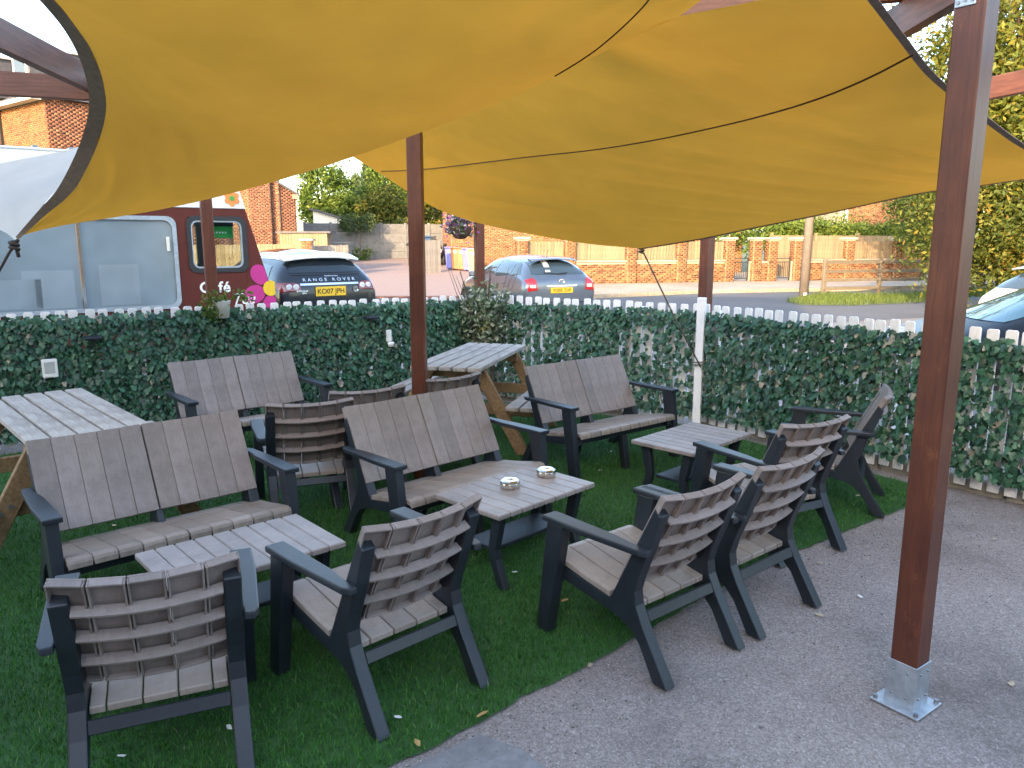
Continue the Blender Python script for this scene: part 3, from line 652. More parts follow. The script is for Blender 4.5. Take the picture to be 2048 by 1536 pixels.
def make_sofa():
    root = empty('lounge_bench'); W = .5025
    for s in (-1, 1):
        part_from(me_side, 'side_frame', root, (s * W, 0, 0)); part_from(me_fleg, 'front_leg', root, (s * (W + .057), 0, 0)); part_from(me_arm[s], 'arm', root, (s * (W + .057), 0, 0))
        back_panel(root, s * .2655, depth=.016)
        for i in range(5):
            me = me_seat_l if (s < 0 and i == 0) else me_seat_r if (s > 0 and i == 4) else me_seat
            part_from(me, 'seat_board', root, (s * .2655 + (i - 2) * .1055, 0, 0))
    mid = [(.08, .0), (.14, .0), (.20, .17), (.262, .205), (.34, .222), (.60, .250), (.60, .277), (.315, .2775), (.108, .690), (.066, .66), (.108, .563), (.16, .418), (.178, .350), (.17, .293)]
    o = MB().prism(mid, yz(0), -.02, .02).build('middle_frame', 'dark_plastic', root, .005); o.location = (0, -.012, 0)
    MB().prism([(.63, 0), (.685, 0), (.645, .262), (.585, .262)], yz(0), -.0275, .0275).build('front_leg', 'dark_plastic', root, .005)
    MB().box((0, .612, .292), (1.060, .034, .062)).build('apron', 'dark_plastic', root, .004)
    MB().box((0, 0, 0), (.95, .022, .046), rx=R(-22)).build('stretcher', 'dark_plastic', root, .003).location = (0, .160, .238)
    return root
def make_table():
    root = empty('coffee_table'); L, Wd, z = .755, .485, .42; n = 9; p = L / n
    for i in range(n):
        MB().box((-L / 2 + (i + .5) * p, 0, z - .014), (p - .0035, Wd, .028)).build('top_board', 'table_board', root, .005)
    MB().box((0, 0, z - .034), (L - .08, Wd - .08, .012)).build('under_frame', 'dark_plastic', root, .002)
    leg = [(.20, .38), (.13, .38), (.105, .20), (.11, .15), (.175, 0), (.225, 0), (.165, .15), (.158, .20)]
    for sx in (-1, 1):
        for sy in (-1, 1): MB().prism([(sy * a, b) for a, b in leg], lambda p_, q, t: (t, p_, q), sx * .30 - .0225, sx * .30 + .0225).build('leg', 'dark_plastic', root, .005)
    MB().box((0, 0, .175), (.555, .205, .022)).build('shelf', 'dark_plastic', root, .004)
    return root
chair0 = make_chair(); sofa0 = make_sofa(); table0 = make_table()
def place(proto, first, x, y, rz, label, cat, group):
    o = proto if first else copy_tree(proto); o.location = (x, y, .008); o.rotation_euler = (0, 0, rz); tag(o, label, cat, group); return o
CH = [(-1.075, 2.115, R(23), 'lounge chair nearest the camera at lower left, its slatted back towards us'),
      (-.275, 2.62, R(43.5), 'lounge chair in the middle foreground in front of the left coffee table'),
      (.815, 2.924, R(39.3), 'lounge chair standing half on the gravel, facing the table with the ashtrays'),
      (1.308, 3.317, R(39.7), 'lounge chair pushed close behind the foreground gravel chair'),
      (1.694, 4.049, R(28), 'lounge chair facing the rear right coffee table, at the lawn edge'),
      (2.50, 4.92, R(64), 'lounge chair side-on against the right-hand ivy fence'),
      (-1.215, 4.56, R(21), 'lounge chair seen from behind between the left and middle benches'),
      (-.40, 5.47, R(40), 'lounge chair behind the middle bench, right of the central post, only its back top showing'),
      (-.93, 4.98, R(30), 'lounge chair behind the middle bench, left of the central post, mostly hidden')]
for i, (x, y, r_, lb) in enumerate(CH): place(chair0, i == 0, x, y, r_, lb, 'chair', 'taupe and anthracite lounge chairs')
SO = [(-2.024, 4.039, R(222.2), 'two-seat slatted bench on the left behind the left coffee table'),
      (-.656, 4.833, R(224.2), 'two-seat slatted bench in the centre behind the table with ashtrays'),
      (-2.41, 6.499, R(221.8), 'two-seat slatted bench at the back left against the dark ivy'),
      (.474, 6.30, R(218.8), 'two-seat slatted bench at the back right by the tall white post')]
for i, (x, y, r_, lb) in enumerate(SO): place(sofa0, i == 0, x, y, r_, lb, 'bench', 'two-seat lounge benches')
TB = [((-.08 + .47 - .39 + .11) / 4, (3.62 + 4.10 + 3.90 + 4.42) / 4 + .01, R(45.5), 'coffee table carrying two round metal ashtrays'),
      (-1.185, 3.195, R(41.7), 'coffee table at the left between the bench and foreground chairs'),
      (1.243, 5.152, R(45), 'bare coffee table at the rear right')]
for i, (x, y, r_, lb) in enumerate(TB): place(table0, i == 0, x, y, r_, lb, 'table', 'slatted coffee tables')
for (x, y, lb) in ((-.01, 4.03, 'round steel ashtray nearer the chairs on the coffee table'), (.195, 4.235, 'round steel ashtray further back on the coffee table')):
    a = empty('ashtray', (x, y, .4285)); tag(a, lb, 'ashtray', 'steel ashtrays')
    MB().lathe([(0, 0), (.050, 0), (.054, .004), (.055, .026), (.053, .031)], seg=32).build('bowl', 'steel', a, smooth=True)
    MB().lathe([(.053, .031), (.056, .033), (.055, .040), (.045, .046), (.022, .046), (.019, .038), (.017, .03)], seg=8).build('lid', 'steel', a)
    MB().lathe([(0, .034), (.0175, .034)], seg=16).build('hole', 'hole_black', a)

# picnic tables
def make_picnic(name):
    root = empty('picnic_table'); L = 1.5
    pl = lambda c, d, nm, mt, bv=.006, **k: MB().box((0, 0, 0), d, **k).build(nm, mt, root, bv)
    for i in range(5):
        o = pl(0, (L, .106, .036), 'top_plank', 'weathered_timber'); o.location = (random.uniform(-.006, .006), (i - 2) * .122, .732)
    for s in (-1, 1):
        for q in range(2):
            o = pl(0, (L, .108, .036), 'seat_plank', 'weathered_timber'); o.location = (random.uniform(-.006, .006), s * (.56 + q * .122), .432)
    for sx in (-1, 1):
        x = sx * .52
        for s in (-1, 1):
            a, b = Vector((x, s * .20, .672)), Vector((x, s * .60, .0)); d = b - a
            MB().prism([(s * .15, .714), (s * .265, .714), (s * .665, .0), (s * .545, .0)], lambda p, q, t: (t, p, q), x - .021, x + .021).build('leg', 'picnic_leg', root, .004)
        o = pl(0, (.042, 1.42, .094), 'seat_bearer', 'picnic_leg', .004); o.location = (x - sx * .044, 0, .366)
        o = pl(0, (.042, .56, .09), 'top_bearer', 'picnic_leg', .004); o.location = (x - sx * .044, 0, .668)
        MB().beam((x - sx * .07, 0, .42), (sx * .08, 0, .69), .07, .04).build('brace', 'picnic_leg', root, .003)
        for s in (-1, 1):
            for zz, yy in ((.36, .43), (.39, .38)):
                MB().lathe([(0, .006), (.012, .006), (.012, 0)], (0, 0, 0), 8, 'X').build('bolt', 'bolt_steel', root).location = (x + sx * .022, s * yy, zz)
    return root
pa = make_picnic('a'); pa.location = (-.345, 6.83, .008); pa.rotation_euler = (0, 0, math.atan2(1.31, .36)); tag(pa, 'weathered picnic table in the fence corner below the pale shrub', 'picnic table', 'timber picnic tables')
pb = copy_tree(pa); pb.location = (-2.68, 4.46, .008); pb.rotation_euler = (0, 0, math.atan2(-.738, .675)); tag(pb, 'weathered picnic table cut off by the left edge, behind the left bench', 'picnic table', 'timber picnic tables')

# ================================================================== small things on the fence
fd = Vector((FB[0] - FA[0], FB[1] - FA[1], 0)).normalized(); fang = math.atan2(fd.y, fd.x); fn = Vector((fd.y, -fd.x, 0))
def on_fence(px, py):
    r = ray(px, py); nn = Vector((-fd.y, fd.x, 0)); t = nn.dot(Vector((*FA, 0))) / nn.dot(r); return Vector((0, 0, CAMH)) + r * t + fn * .11
def flood(px, py, lb):
    p = on_fence(px, py); f = empty('floodlight', p, fang); tag(f, lb, 'floodlight', 'white outdoor lamps on the ivy')
    MB().box((0, 0, 0), (.115, .035, .155)).build('casing', 'lamp_white', f, .01, segs=2); MB().box((0, -.0185, .008), (.075, .004, .095)).build('lens', 'lamp_face', f, .002)
    MB().box((0, .035, -.02), (.03, .06, .03)).build('bracket', 'lamp_white', f, .003)
flood(100, 733, 'white rectangular lamp on the ivy at the far left'); 
p = on_fence(770, 675); f = empty('floodlight', p, fang); tag(f, 'small white lamp on the ivy left of the central post', 'floodlight', 'white outdoor lamps on the ivy')
MB().box((0, 0, .03), (.055, .03, .12)).build('casing', 'lamp_white', f, .008, segs=2); MB().lathe([(0, -.05), (.03, -.05), (.036, -.01), (.02, .0)], (.018, -.01, -.03), 14).build('lens', 'lamp_white', f, smooth=True)
for px, py, lb in ((185, 672, 'slim dark solar lamp near the top of the ivy at the far left'), (735, 632, 'slim dark solar lamp near the top of the ivy left of the central post')):
    f = empty('solar_lamp', on_fence(px, py), fang); tag(f, lb, 'solar lamp', 'dark solar lamps on the ivy')
    MB().box((0, -.03, 0), (.135, .075, .02), rx=R(12)).build('panel', 'lamp_dark', f, .004); MB().box((0, .02, -.02), (.05, .03, .05)).build('bracket', 'lamp_dark', f, .003)

def leaf_cloud(name, centres, nper, size, mat, parent, spread, cfun=None, flat=.3):
    C = np.repeat(np.asarray(centres, float), nper, 0); n = len(C); P_ = C + rng.normal(0, 1, (n, 3)) * np.asarray(spread)
    d = rng.normal(0, 1, (n, 3)); d /= np.linalg.norm(d, axis=1)[:, None]; e = np.cross(d, rng.normal(0, 1, (n, 3))); e /= np.linalg.norm(e, axis=1)[:, None]
    s = size * rng.uniform(.6, 1.3, n)[:, None]; g = np.cross(d, e)
    V = np.stack([P_ - d * s, P_ + e * s * .45 + g * s * .12, P_ + d * s, P_ - e * s * .45 + g * s * .12], 1)
    F = np.arange(4 * n).reshape(n, 4); c = rng.beta(2, 2, n) if cfun is None else cfun(P_)
    return npmesh(name, V.reshape(-1, 3), F, mat, np.clip(c, 0, 1), parent)
# pale shrub in the corner
sh = empty('variegated_shrub', (-.30, 8.28, 0)); tag(sh, 'pale variegated shrub spilling over the fence corner', 'shrub')
cs = [(rng.normal(0, .15), rng.normal(0, .08), z) for z in rng.uniform(.55, 1.27, 80)]
leaf_cloud('foliage', cs, 26, .030, 'variegated', sh, (.05, .05, .055), lambda P_: rng.beta(1.6, 1.6, len(P_)))
st = MB()
for i in range(16):
    a = rng.uniform(-1, 1); st.tube([(0.1 * a, 0, .2), (.12 * a, -.02, .8), (.30 * a, -.04 + .1 * rng.normal(), 1.22), (.40 * a, .1 * rng.normal(), 1.38 + .12 * rng.uniform())], [.008, .006, .004, .002], 5)
st.build('stem', 'bark', sh)
leaf_cloud('bloom', [(.03, -.12, .86), (.06, -.13, .90), (-.02, -.12, .82)], 10, .02, 'bin_yellow', sh, (.02, .01, .03))['kind'] = 'stuff'
# plant in a white pot hooked on the fence near the van
q = on_fence(440, 612); pt = empty('fence_planter', q, fang); tag(pt, 'white pot with trailing yellow-green plant on the fence before the van', 'planter')
MB().lathe([(0, -.10), (.055, -.10), (.075, .05), (.08, .055), (.07, .055), (.06, .03), (0, .03)], seg=20).build('pot', 'lamp_white', pt, smooth=True)
cs = [(rng.normal(0, .10), rng.normal(-.02, .04), rng.uniform(.02, .13)) for _ in range(16)] + [(-.16 + .02 * i, -.05, -.02 * i) for i in range(5)]
leaf_cloud('foliage', cs, 12, .026, 'hedge_leaf', pt, (.03, .025, .03))
# hanging basket on the corner post
hb = empty('hanging_basket', aty(921, 455, 8.75)); tag(hb, 'hanging basket of purple and white flowers by the corner post', 'hanging basket')
MB().lathe([(0, -.13), (.06, -.12), (.115, -.06), (.14, .0), (.145, .01), (.13, .01), (0, .0)], seg=18).build('basket', 'basket_coir', hb, smooth=True)
cs = [(.17 * math.cos(a) * rng.uniform(.2, 1.1), .17 * math.sin(a) * rng.uniform(.2, 1.1), rng.uniform(-.09, .15)) for a in rng.uniform(0, 6.28, 60)]
leaf_cloud('foliage', cs, 10, .026, 'variegated', hb, (.03, .03, .03), lambda P_: rng.uniform(0, .55, len(P_))); leaf_cloud('flowers', cs, 7, .02, 'petals', hb, (.04, .04, .04), lambda P_: rng.uniform(0, 1, len(P_)))['kind'] = 'stuff'
ch = MB()
for a in (0, 2.1, 4.2): ch.tube([(.14 * math.cos(a), .14 * math.sin(a), .01), (0, 0, .42)], .003, 4)
ch.build('chain', 'iron', hb); MB().tube([(0, 0, .42), (.02, .01, .46), (.19, .02, .46), (.19, .02, .22)], .006, 6).build('bracket', 'iron', hb)

# litter
def litter(name, cat, items, size):
    for i, (px, py, mat, lb) in enumerate(items):
        p = atz(px, py, .0); z = .03 if in_poly(np.array([[p.x, p.y]]), LAWN)[0] else .004
        m = MB(); n = 7; a0 = random.random() * 6; V = [(size * random.uniform(.7, 1.2) * math.cos(a0 + 6.28 * k_ / n) * (1 if k_ % 3 else 1.3), size * .55 * random.uniform(.7, 1.2) * math.sin(a0 + 6.28 * k_ / n), random.uniform(0, size * .35)) for k_ in range(n)] + [(0, 0, .003)]
        m.add(V, [(n, k_, (k_ + 1) % n) for k_ in range(n)]); o = m.build(name, mat); o.location = (p.x, p.y, z); o.rotation_euler = (0, 0, random.random() * 6); tag(o, lb, cat)
litter('paper_scrap', 'litter', [(460, 1470, 'paper', 'white scrap on the grass beside the right rear leg of the nearest chair'), (245, 1528, 'paper', 'white scrap on the grass below the nearest chair at the bottom edge'), (1030, 1155, 'paper', 'white scrap on the grass by the near leg of the ashtray table'),
    (1222, 910, 'paper', 'white scrap on the grass before the rear right bench'), (1200, 948, 'paper', 'tiny white scrap between the ashtray table and the rear right bench'), (797, 1450, 'paper', 'white scrap on the grass right of the middle foreground chair rear foot'), (1565, 1130, 'paper', 'white scrap at the lawn edge behind the chair pushed close')], .016)
litter('fallen_leaf', 'leaf', [(1130, 1212, 'fallen_leaf', 'orange fallen leaf on the grass under the gravel chair front leg'), (650, 1128, 'dry_leaf', 'curled dry leaf on the grass beside the left coffee table'), (965, 1443, 'fallen_leaf', 'orange leaf where the lawn meets the concrete path'), (1180, 1332, 'dry_leaf', 'pale leaf on the lawn edge left of the gravel chair'),
    (835, 1502, 'fallen_leaf', 'brown leaf on the lawn edge near the bottom of the picture'), (30, 890, 'dry_leaf', 'dry leaf on the grass under the left picnic table'), (1715, 1000, 'dry_leaf', 'dry leaf on the grass beneath the side-on chair'), (230, 1060, 'dry_leaf', 'dry leaf on the grass under the left bench'),
    (1640, 1232, 'dry_leaf', 'pale leaf on the gravel beside the chair pushed close'), (1720, 1195, 'paper', 'whitish leaf on the gravel between the chairs and the foreground post'), (1640, 1128, 'dry_leaf', 'small leaf on the gravel where the lawn corner ends'), (2022, 1370, 'dry_leaf', 'leaf on the gravel right of the foreground post foot'), (1990, 1080, 'dry_leaf', 'leaf on the gravel near the right-hand fence edging')], .02)

ng = 2600; gt = rng.uniform(0, 1, ng); gi = (gt * (len(EDGE) - 1)).astype(int); ge = np.array(EDGE)[gi]; off_ = rng.exponential(.22, ng)
gp = np.stack([ge[:, 0] + off_ * .68 + rng.normal(0, .05, ng), ge[:, 1] - off_ * .73 + rng.normal(0, .05, ng)], 1); g2 = np.stack([rng.uniform(.2, 4, 1200), rng.uniform(1.7, 5, 1200)], 1); gp = np.concatenate([gp, g2]); gp = gp[~in_poly(gp, LAWN)]; ng = len(gp)
gs = rng.uniform(.0015, .005, ng)[:, None, None]; oc = np.array([(1, 0, 0), (-.9, .2, 0), (0, 1, .1), (.1, -1, 0), (0, 0, .8), (0, 0, -.4)]); gV = oc[None] * gs * rng.uniform(.7, 1.3, (ng, 6, 1)) + np.concatenate([gp, np.full((ng, 1), .001)], 1)[:, None, :]
gF = (np.arange(ng)[:, None, None] * 6 + np.array([(0, 2, 4), (2, 1, 4), (1, 3, 4), (3, 0, 4), (2, 0, 5), (1, 2, 5), (3, 1, 5), (0, 3, 5)])[None]).reshape(-1, 3)
tag(npmesh('loose_grit', gV.reshape(-1, 3), gF, 'grit', np.repeat(rng.uniform(0, 1, ng), 8)), 'loose grit scattered over the gravel terrace', 'grit', kind='stuff')

# ================================================================== VEHICLES
def subsurf_mesh(V, F, name, lv=2):
    me = bpy.data.meshes.new(name); me.from_pydata(V, [], F); bm = bmesh.new(); bm.from_mesh(me); bmesh.ops.recalc_face_normals(bm, faces=bm.faces); bm.to_mesh(me); bm.free()
    o = bpy.data.objects.new('tmp', me); COL.objects.link(o); md = o.modifiers.new('s', 'SUBSURF'); md.levels = lv; md.render_levels = lv
    dg = bpy.context.evaluated_depsgraph_get(); r = bpy.data.meshes.new_from_object(o.evaluated_get(dg)); bpy.data.objects.remove(o)
    for p in r.polygons: p.use_smooth = True
    r.name = name; return r
class Car:
    def __init__(s, name, stations, paint, loc, rz, label, cat='car', wheels=(-1.3, 1.3), wr=.33, hw=.9):
        s.root = empty(name, loc, rz); tag(s.root, label, cat, 'parked cars'); V = []; F = []; ns = 12
        for (y, zb, ws, ww, zw, wr_, zr) in stations:
            zm = zb + (zw - zb) * .55
            half = [(0, zb), (ws * .85, zb), (ws, zb + .10), (ww * 1.0, zm), (ww * .975, zw), (wr_, zr - .05 * min(1, (zr - zw) * 3)), (0, zr + .012)]
            V += [(x, y, z) for x, z in half] + [(-x, y, z) for x, z in half[5:0:-1]]
        n = len(stations)
        for i in range(n - 1):
            for k_ in range(ns): F.append((i * ns + k_, i * ns + (k_ + 1) % ns, (i + 1) * ns + (k_ + 1) % ns, (i + 1) * ns + k_))
        F.append(tuple(range(ns))); F.append(tuple((n - 1) * ns + k_ for k_ in range(ns - 1, -1, -1)))
        me = subsurf_mesh(V, F, 'body'); me.materials.append(M(paint)); s.body = part_from(me, 'body', s.root)
        s.bvh = BVHTree.FromPolygons([v.co.copy() for v in me.vertices], [tuple(p.vertices) for p in me.polygons])
        for sx in (-1, 1):
            for wy in wheels:
                wl = MB().lathe([(wr * .62, -.09), (wr * .95, -.10), (wr, -.07), (wr, .07), (wr * .95, .10), (wr * .62, .09)], (0, 0, 0), 28, 'X').build('tyre', 'rubber', s.root, smooth=True); wl.location = (sx * (hw - .07), wy, wr)
                m = MB().lathe([(0, sx * .06), (wr * .2, sx * .07), (wr * .6, sx * .085), (wr * .66, sx * .04)], (0, 0, 0), 28, 'X'); 
                o = m.build('rim', 'chrome', wl)
                MB().lathe([(wr * .9, sx * .0), (wr * 1.12, sx * .03), (wr * 1.14, sx * .06)], (0, 0, 0), 28, 'X').build('wheel_arch', 'trim', s.root, smooth=True).location = (sx * (hw - .005), wy, wr)
    def patch(s, poly, axis, name, mat, off=.004, rows=10, cols=12, parent=None, thick=True):
        # poly: convex list of (a,b). axis 'rear': a=x,b=z cast +y ; 'left': a=y,b=z cast +x ; 'right' ; 'top': a=x,b=y cast -z; 'front'
        bs = [p[1] for p in poly]; lo, hi = min(bs), max(bs); V = []; ok = True
        def span(b):
            xs = []
            for i in range(len(poly)):
                (a0, b0), (a1, b1) = poly[i], poly[(i + 1) % len(poly)]
                if (b0 - b) * (b1 - b) <= 0 and abs(b1 - b0) > 1e-9: xs.append(a0 + (a1 - a0) * (b - b0) / (b1 - b0))
                elif abs(b1 - b0) <= 1e-9 and abs(b - b0) < 1e-6: xs += [a0, a1]
            return min(xs), max(xs)
        for r_ in range(rows + 1):
            b = lo + (hi - lo) * r_ / rows; b = min(max(b, lo + 1e-5), hi - 1e-5); x0, x1 = span(b)
            for c in range(cols + 1):
                a = x0 + (x1 - x0) * c / cols
                O, D = {'rear': ((a, -6, b), (0, 1, 0)), 'front': ((a, 6, b), (0, -1, 0)), 'left': ((-4, a, b), (1, 0, 0)), 'right': ((4, a, b), (-1, 0, 0)), 'top': ((a, b, 5), (0, 0, -1))}[axis]
                h = s.bvh.ray_cast(Vector(O), Vector(D))
                if h[0] is None: V.append(V[-1] if V else Vector(O)); continue
                nrm = h[1]
                if nrm.dot(Vector(D)) > 0: nrm = -nrm
                V.append(h[0] + nrm * off)
        F = [(r_ * (cols + 1) + c, r_ * (cols + 1) + c + 1, (r_ + 1) * (cols + 1) + c + 1, (r_ + 1) * (cols + 1) + c) for r_ in range(rows) for c in range(cols)]
        return MB().add(V, F).build(name, mat, parent or s.root, smooth=True)
    def hit(s, O, D): 
        h = s.bvh.ray_cast(Vector(O), Vector(D)); return h[0], h[1]
    def plate(s, z, txt, tilt=0, w_=.52, hh=.111):
        h, n_ = s.hit((0, -6, z), (0, 1, 0)); y = min(h.y, s.hit((0, -6, z - .05), (0, 1, 0))[0].y, s.hit((.25, -6, z), (0, 1, 0))[0].y, s.hit((0, -6, z + .055), (0, 1, 0))[0].y) - .012
        o = MB().box((0, 0, 0), (w_, .012, hh)).build('number_plate', 'plate_yellow', s.root, .003); o.location = (0, y, z)
        text_part(txt, 'plate_text', 'ink', o, (0, -.0075, -.002), (R(90), 0, 0), .098 * (hh / .111) ** .5, bold=.0012, spacing=1.0, sx=.98, depth=.001)
    def letters(s, txt, z, size, mat, x=0, spacing=1.5, sx=1.2, tilt=None):
        h, n_ = s.hit((x, -6, z), (0, 1, 0)); t = math.atan2(-n_.z, -n_.y) if n_.y < 0 else 0
        return text_part(txt, 'badge_text', mat, s.root, (x, h.y - .012, z), (R(90) - abs(math.atan2(n_.z, -n_.y)), 0, 0), size, spacing=spacing, depth=.003, bold=.001, sx=sx)

# the dark SUV with a white roof
RRS = [(-2.17, .50, .62, .72, .90, .58, .98), (-2.13, .42, .76, .83, 1.02, .66, 1.11), (-2.05, .36, .81, .88, 1.08, .66, 1.23), (-1.95, .33, .83, .90, 1.10, .63, 1.38), (-1.80, .31, .84, .905, 1.10, .59, 1.555), (-1.3, .30, .85, .91, 1.08, .60, 1.61),
       (-.4, .30, .86, .91, 1.05, .60, 1.635), (.3, .30, .86, .91, 1.03, .60, 1.60), (.62, .30, .86, .91, 1.02, .60, 1.50), (1.15, .30, .86, .91, 1.01, .62, 1.12), (1.7, .32, .85, .90, .96, .66, 1.03), (2.05, .36, .80, .84, .82, .6, .88), (2.17, .44, .66, .70, .68, .5, .72)]
rp_ = aty(661, 590, 12.6); rh_ = R(37); rr = Car('parked_car', RRS, 'rr_paint', (rp_.x - math.sin(rh_) * 2.15, rp_.y + math.cos(rh_) * 2.15, .0), rh_, 'dark SUV with white roof and yellow rear number plate, seen from behind', wheels=(-1.32, 1.34), wr=.36, hw=.93)
rr.patch([(-.57, -1.72), (.57, -1.72), (.60, -.4), (.56, .30), (-.56, .30), (-.60, -.4)], 'top', 'roof', 'white_paint', .006, 14, 10)
rr.patch([(-.40, -.9), (.40, -.9), (.40, .1), (-.40, .1)], 'top', 'sunroof', 'dark_glass', .010, 8, 6)
rr.patch([(-.62, 1.25), (.62, 1.25), (.58, 1.36), (.52, 1.47), (-.52, 1.47), (-.58, 1.36)], 'rear', 'rear_window', 'dark_glass', .006)
sp = MB(); V = []
for i in range(13):
    x = -.64 + 1.28 * i / 12; e_ = (x / .64) ** 2; V += [(x, -1.62 + .05 * e_, 1.585 - .045 * e_), (x, -2.00 + .10 * e_, 1.520 - .055 * e_), (x, -2.00 + .10 * e_, 1.485 - .055 * e_), (x, -1.70 + .05 * e_, 1.50 - .05 * e_)]
F = [(0, 1, 2, 3), (51, 50, 49, 48)]
for i in range(12):
    for q_ in range(4): F.append((4 * i + q_, 4 * i + 4 + q_, 4 * i + 4 + (q_ + 1) % 4, 4 * i + (q_ + 1) % 4))
sp.add(V, F).build('spoiler', 'white_paint', rr.root, .006, True)
MB().box((0, -1.99, 1.49), (.40, .012, .012)).build('brake_light', 'lamp_clear', rr.root)
for s_ in (-1, 1):
    rr.patch([(s_ * .50, .97), (s_ * .80, .95), (s_ * .85, 1.03), (s_ * .82, 1.10), (s_ * .58, 1.10), (s_ * .50, 1.07)], 'rear', 'tail_light', 'tail_dark', .010)
    for dx in (.57, .68):
        h, n_ = rr.hit((s_ * dx, -6, 1.03), (0, 1, 0)); o = MB().lathe([(0, .0), (.030, .004), (.046, .0), (.050, -.008)], (0, 0, 0), 20, 'Y'); o = o.build('lamp_ring', 'lamp_clear', rr.root, smooth=True); o.location = h + n_ * .015; o.scale = (1, -1, 1)
    rr.patch([(-1.62, 1.14), (-.75, 1.12), (-.75, 1.40), (-1.45, 1.38)], 'left' if s_ < 0 else 'right', 'side_window', 'car_glass', .006, 6, 8)
    rr.patch([(-.70, 1.12), (.15, 1.09), (.15, 1.45), (-.70, 1.41)], 'left' if s_ < 0 else 'right', 'side_window', 'car_glass', .006, 6, 8)
    rr.patch([(.20, 1.09), (.95, 1.09), (.42, 1.45), (.20, 1.45)], 'left' if s_ < 0 else 'right', 'side_window', 'car_glass', .006, 6, 8)
    MB().box((s_ * 1.02, .72, 1.12), (.2, .09, .15)).build('mirror', 'rr_paint', rr.root, .03, segs=2)
rr.patch([(-.60, 1.215), (.60, 1.215), (.60, 1.23), (-.60, 1.23)], 'rear', 'tailgate_strip', 'trim', .008, 1, 12)
rr.patch([(-.50, 1.055), (.50, 1.055), (.50, 1.085), (-.50, 1.085)], 'rear', 'bright_bar', 'chrome', .014, 2, 14)
rr.plate(.955, 'KO07 JPH', hh=.15)
rr.letters('RANGE ROVER', 1.14, .075, 'silver_letter', 0, 1.75, 1.15)
rr.letters('EVOQUE', .97, .035, 'silver_letter', -.48, 1.2); rr.letters('SD4', .935, .03, 'silver_letter', -.45, 1.2); rr.letters('Autobiography', 1.20, .03, 'silver_letter', .05, 1.1)
h, n_ = rr.hit((.44, -6, .98), (0, 1, 0)); MB().lathe([(0, .002), (.045, .002), (.05, -.01)], (0, 0, 0), 20, 'Y').build('badge', 'chrome', rr.root).location = h + Vector((0, -.012, 0))
text_part('LR', 'badge_text', 'trim', rr.root, h + Vector((0, -.016, 0)), (R(90), 0, 0), .03)
rr.patch([(-.80, .50), (.80, .50), (.80, .66), (-.80, .66)], 'rear', 'bumper', 'trim', .012, 3, 12)

# the grey hatchback
CS = [(-2.08, .46, .60, .70, .80, .55, .86), (-2.05, .36, .76, .82, .90, .62, .96), (-1.98, .30, .80, .845, .94, .63, 1.02), (-1.84, .28, .81, .85, .95, .60, 1.22), (-1.62, .27, .82, .855, .95, .56, 1.40), (-1.1, .26, .82, .855, .94, .56, 1.46), (-.3, .26, .82, .855, .92, .55, 1.475),
      (.3, .26, .82, .855, .91, .55, 1.43), (.55, .26, .82, .85, .90, .55, 1.36), (1.15, .26, .81, .85, .90, .60, 1.02), (1.6, .28, .80, .83, .84, .60, .92), (1.95, .32, .72, .76, .70, .52, .76), (2.08, .40, .58, .62, .58, .44, .62)]
def hatch(paint, loc, rz, label, glass='car_glass'):
    c = Car('parked_car', CS, paint, loc, rz, label, wheels=(-1.28, 1.30), wr=.31, hw=.83)
    c.patch([(-.63, 1.06), (.63, 1.06), (.57, 1.22), (.49, 1.36), (-.49, 1.36), (-.57, 1.22)], 'rear', 'rear_window', glass, .006)
    for s_ in (-1, 1):
        ax = 'left' if s_ < 0 else 'right'
        c.patch([(-1.62, 1.05), (-1.20, 1.01), (-1.20, 1.31), (-1.36, 1.28)], ax, 'side_window', glass, .006, 6, 6); c.patch([(-1.14, 1.00), (-.35, .98), (-.35, 1.36), (-1.14, 1.33)], ax, 'side_window', glass, .006, 6, 8); c.patch([(-.29, .98), (.75, .97), (.30, 1.32), (-.29, 1.36)], ax, 'side_window', glass, .006, 6, 8)
        MB().box((s_ * .93, .66, 1.0), (.19, .08, .13)).build('mirror', paint, c.root, .03, segs=2)
        for wy in (-.95, -.05): MB().box((s_ * .862, wy, .87), (.02, .16, .03)).build('door_handle', paint, c.root, .006)
        c.patch([(s_ * .50, .62), (s_ * .74, .60), (s_ * .78, .72), (s_ * .74, .78), (s_ * .50, .76)], 'front', 'headlight', 'lamp_clear', .008)
        for yy in (-.32, -1.17): c.patch([(yy - .008, .40), (yy + .008, .40), (yy + .008, .95), (yy - .008, .95)], ax, 'door_gap', 'trim', .002, 6, 1)
    c.patch([(-.58, 1.00), (.58, 1.00), (.52, 1.30), (-.52, 1.30)], 'front', 'windscreen', glass, .006)
    c.patch([(-.45, .56), (.45, .56), (.45, .66), (-.45, .66)], 'front', 'grille', 'trim', .008)
    c.patch([(-.74, .48), (.74, .48), (.74, .50), (-.74, .50)], 'rear', 'bumper_line', 'trim', .008, 1, 12)
    V = []; m = MB()
    for i in range(11):
        x = -.54 + 1.08 * i / 10; e_ = (x / .54) ** 2; V += [(x, -1.50, 1.435 - .03 * e_), (x, -1.83 + .08 * e_, 1.385 - .04 * e_), (x, -1.83 + .08 * e_, 1.365 - .04 * e_), (x, -1.58, 1.38 - .04 * e_)]
    F = [(0, 1, 2, 3), (43, 42, 41, 40)]
    for i in range(10):
        for q_ in range(4): F.append((4 * i + q_, 4 * i + 4 + q_, 4 * i + 4 + (q_ + 1) % 4, 4 * i + (q_ + 1) % 4))
    m.add(V, F).build('spoiler', paint, c.root, .004, True); return c
ph = R(24); pc = aty(1122, 592, 16.2); cxy = Vector((pc.x, pc.y, 0)) + Vector((-math.sin(ph), math.cos(ph), 0)) * 2.05
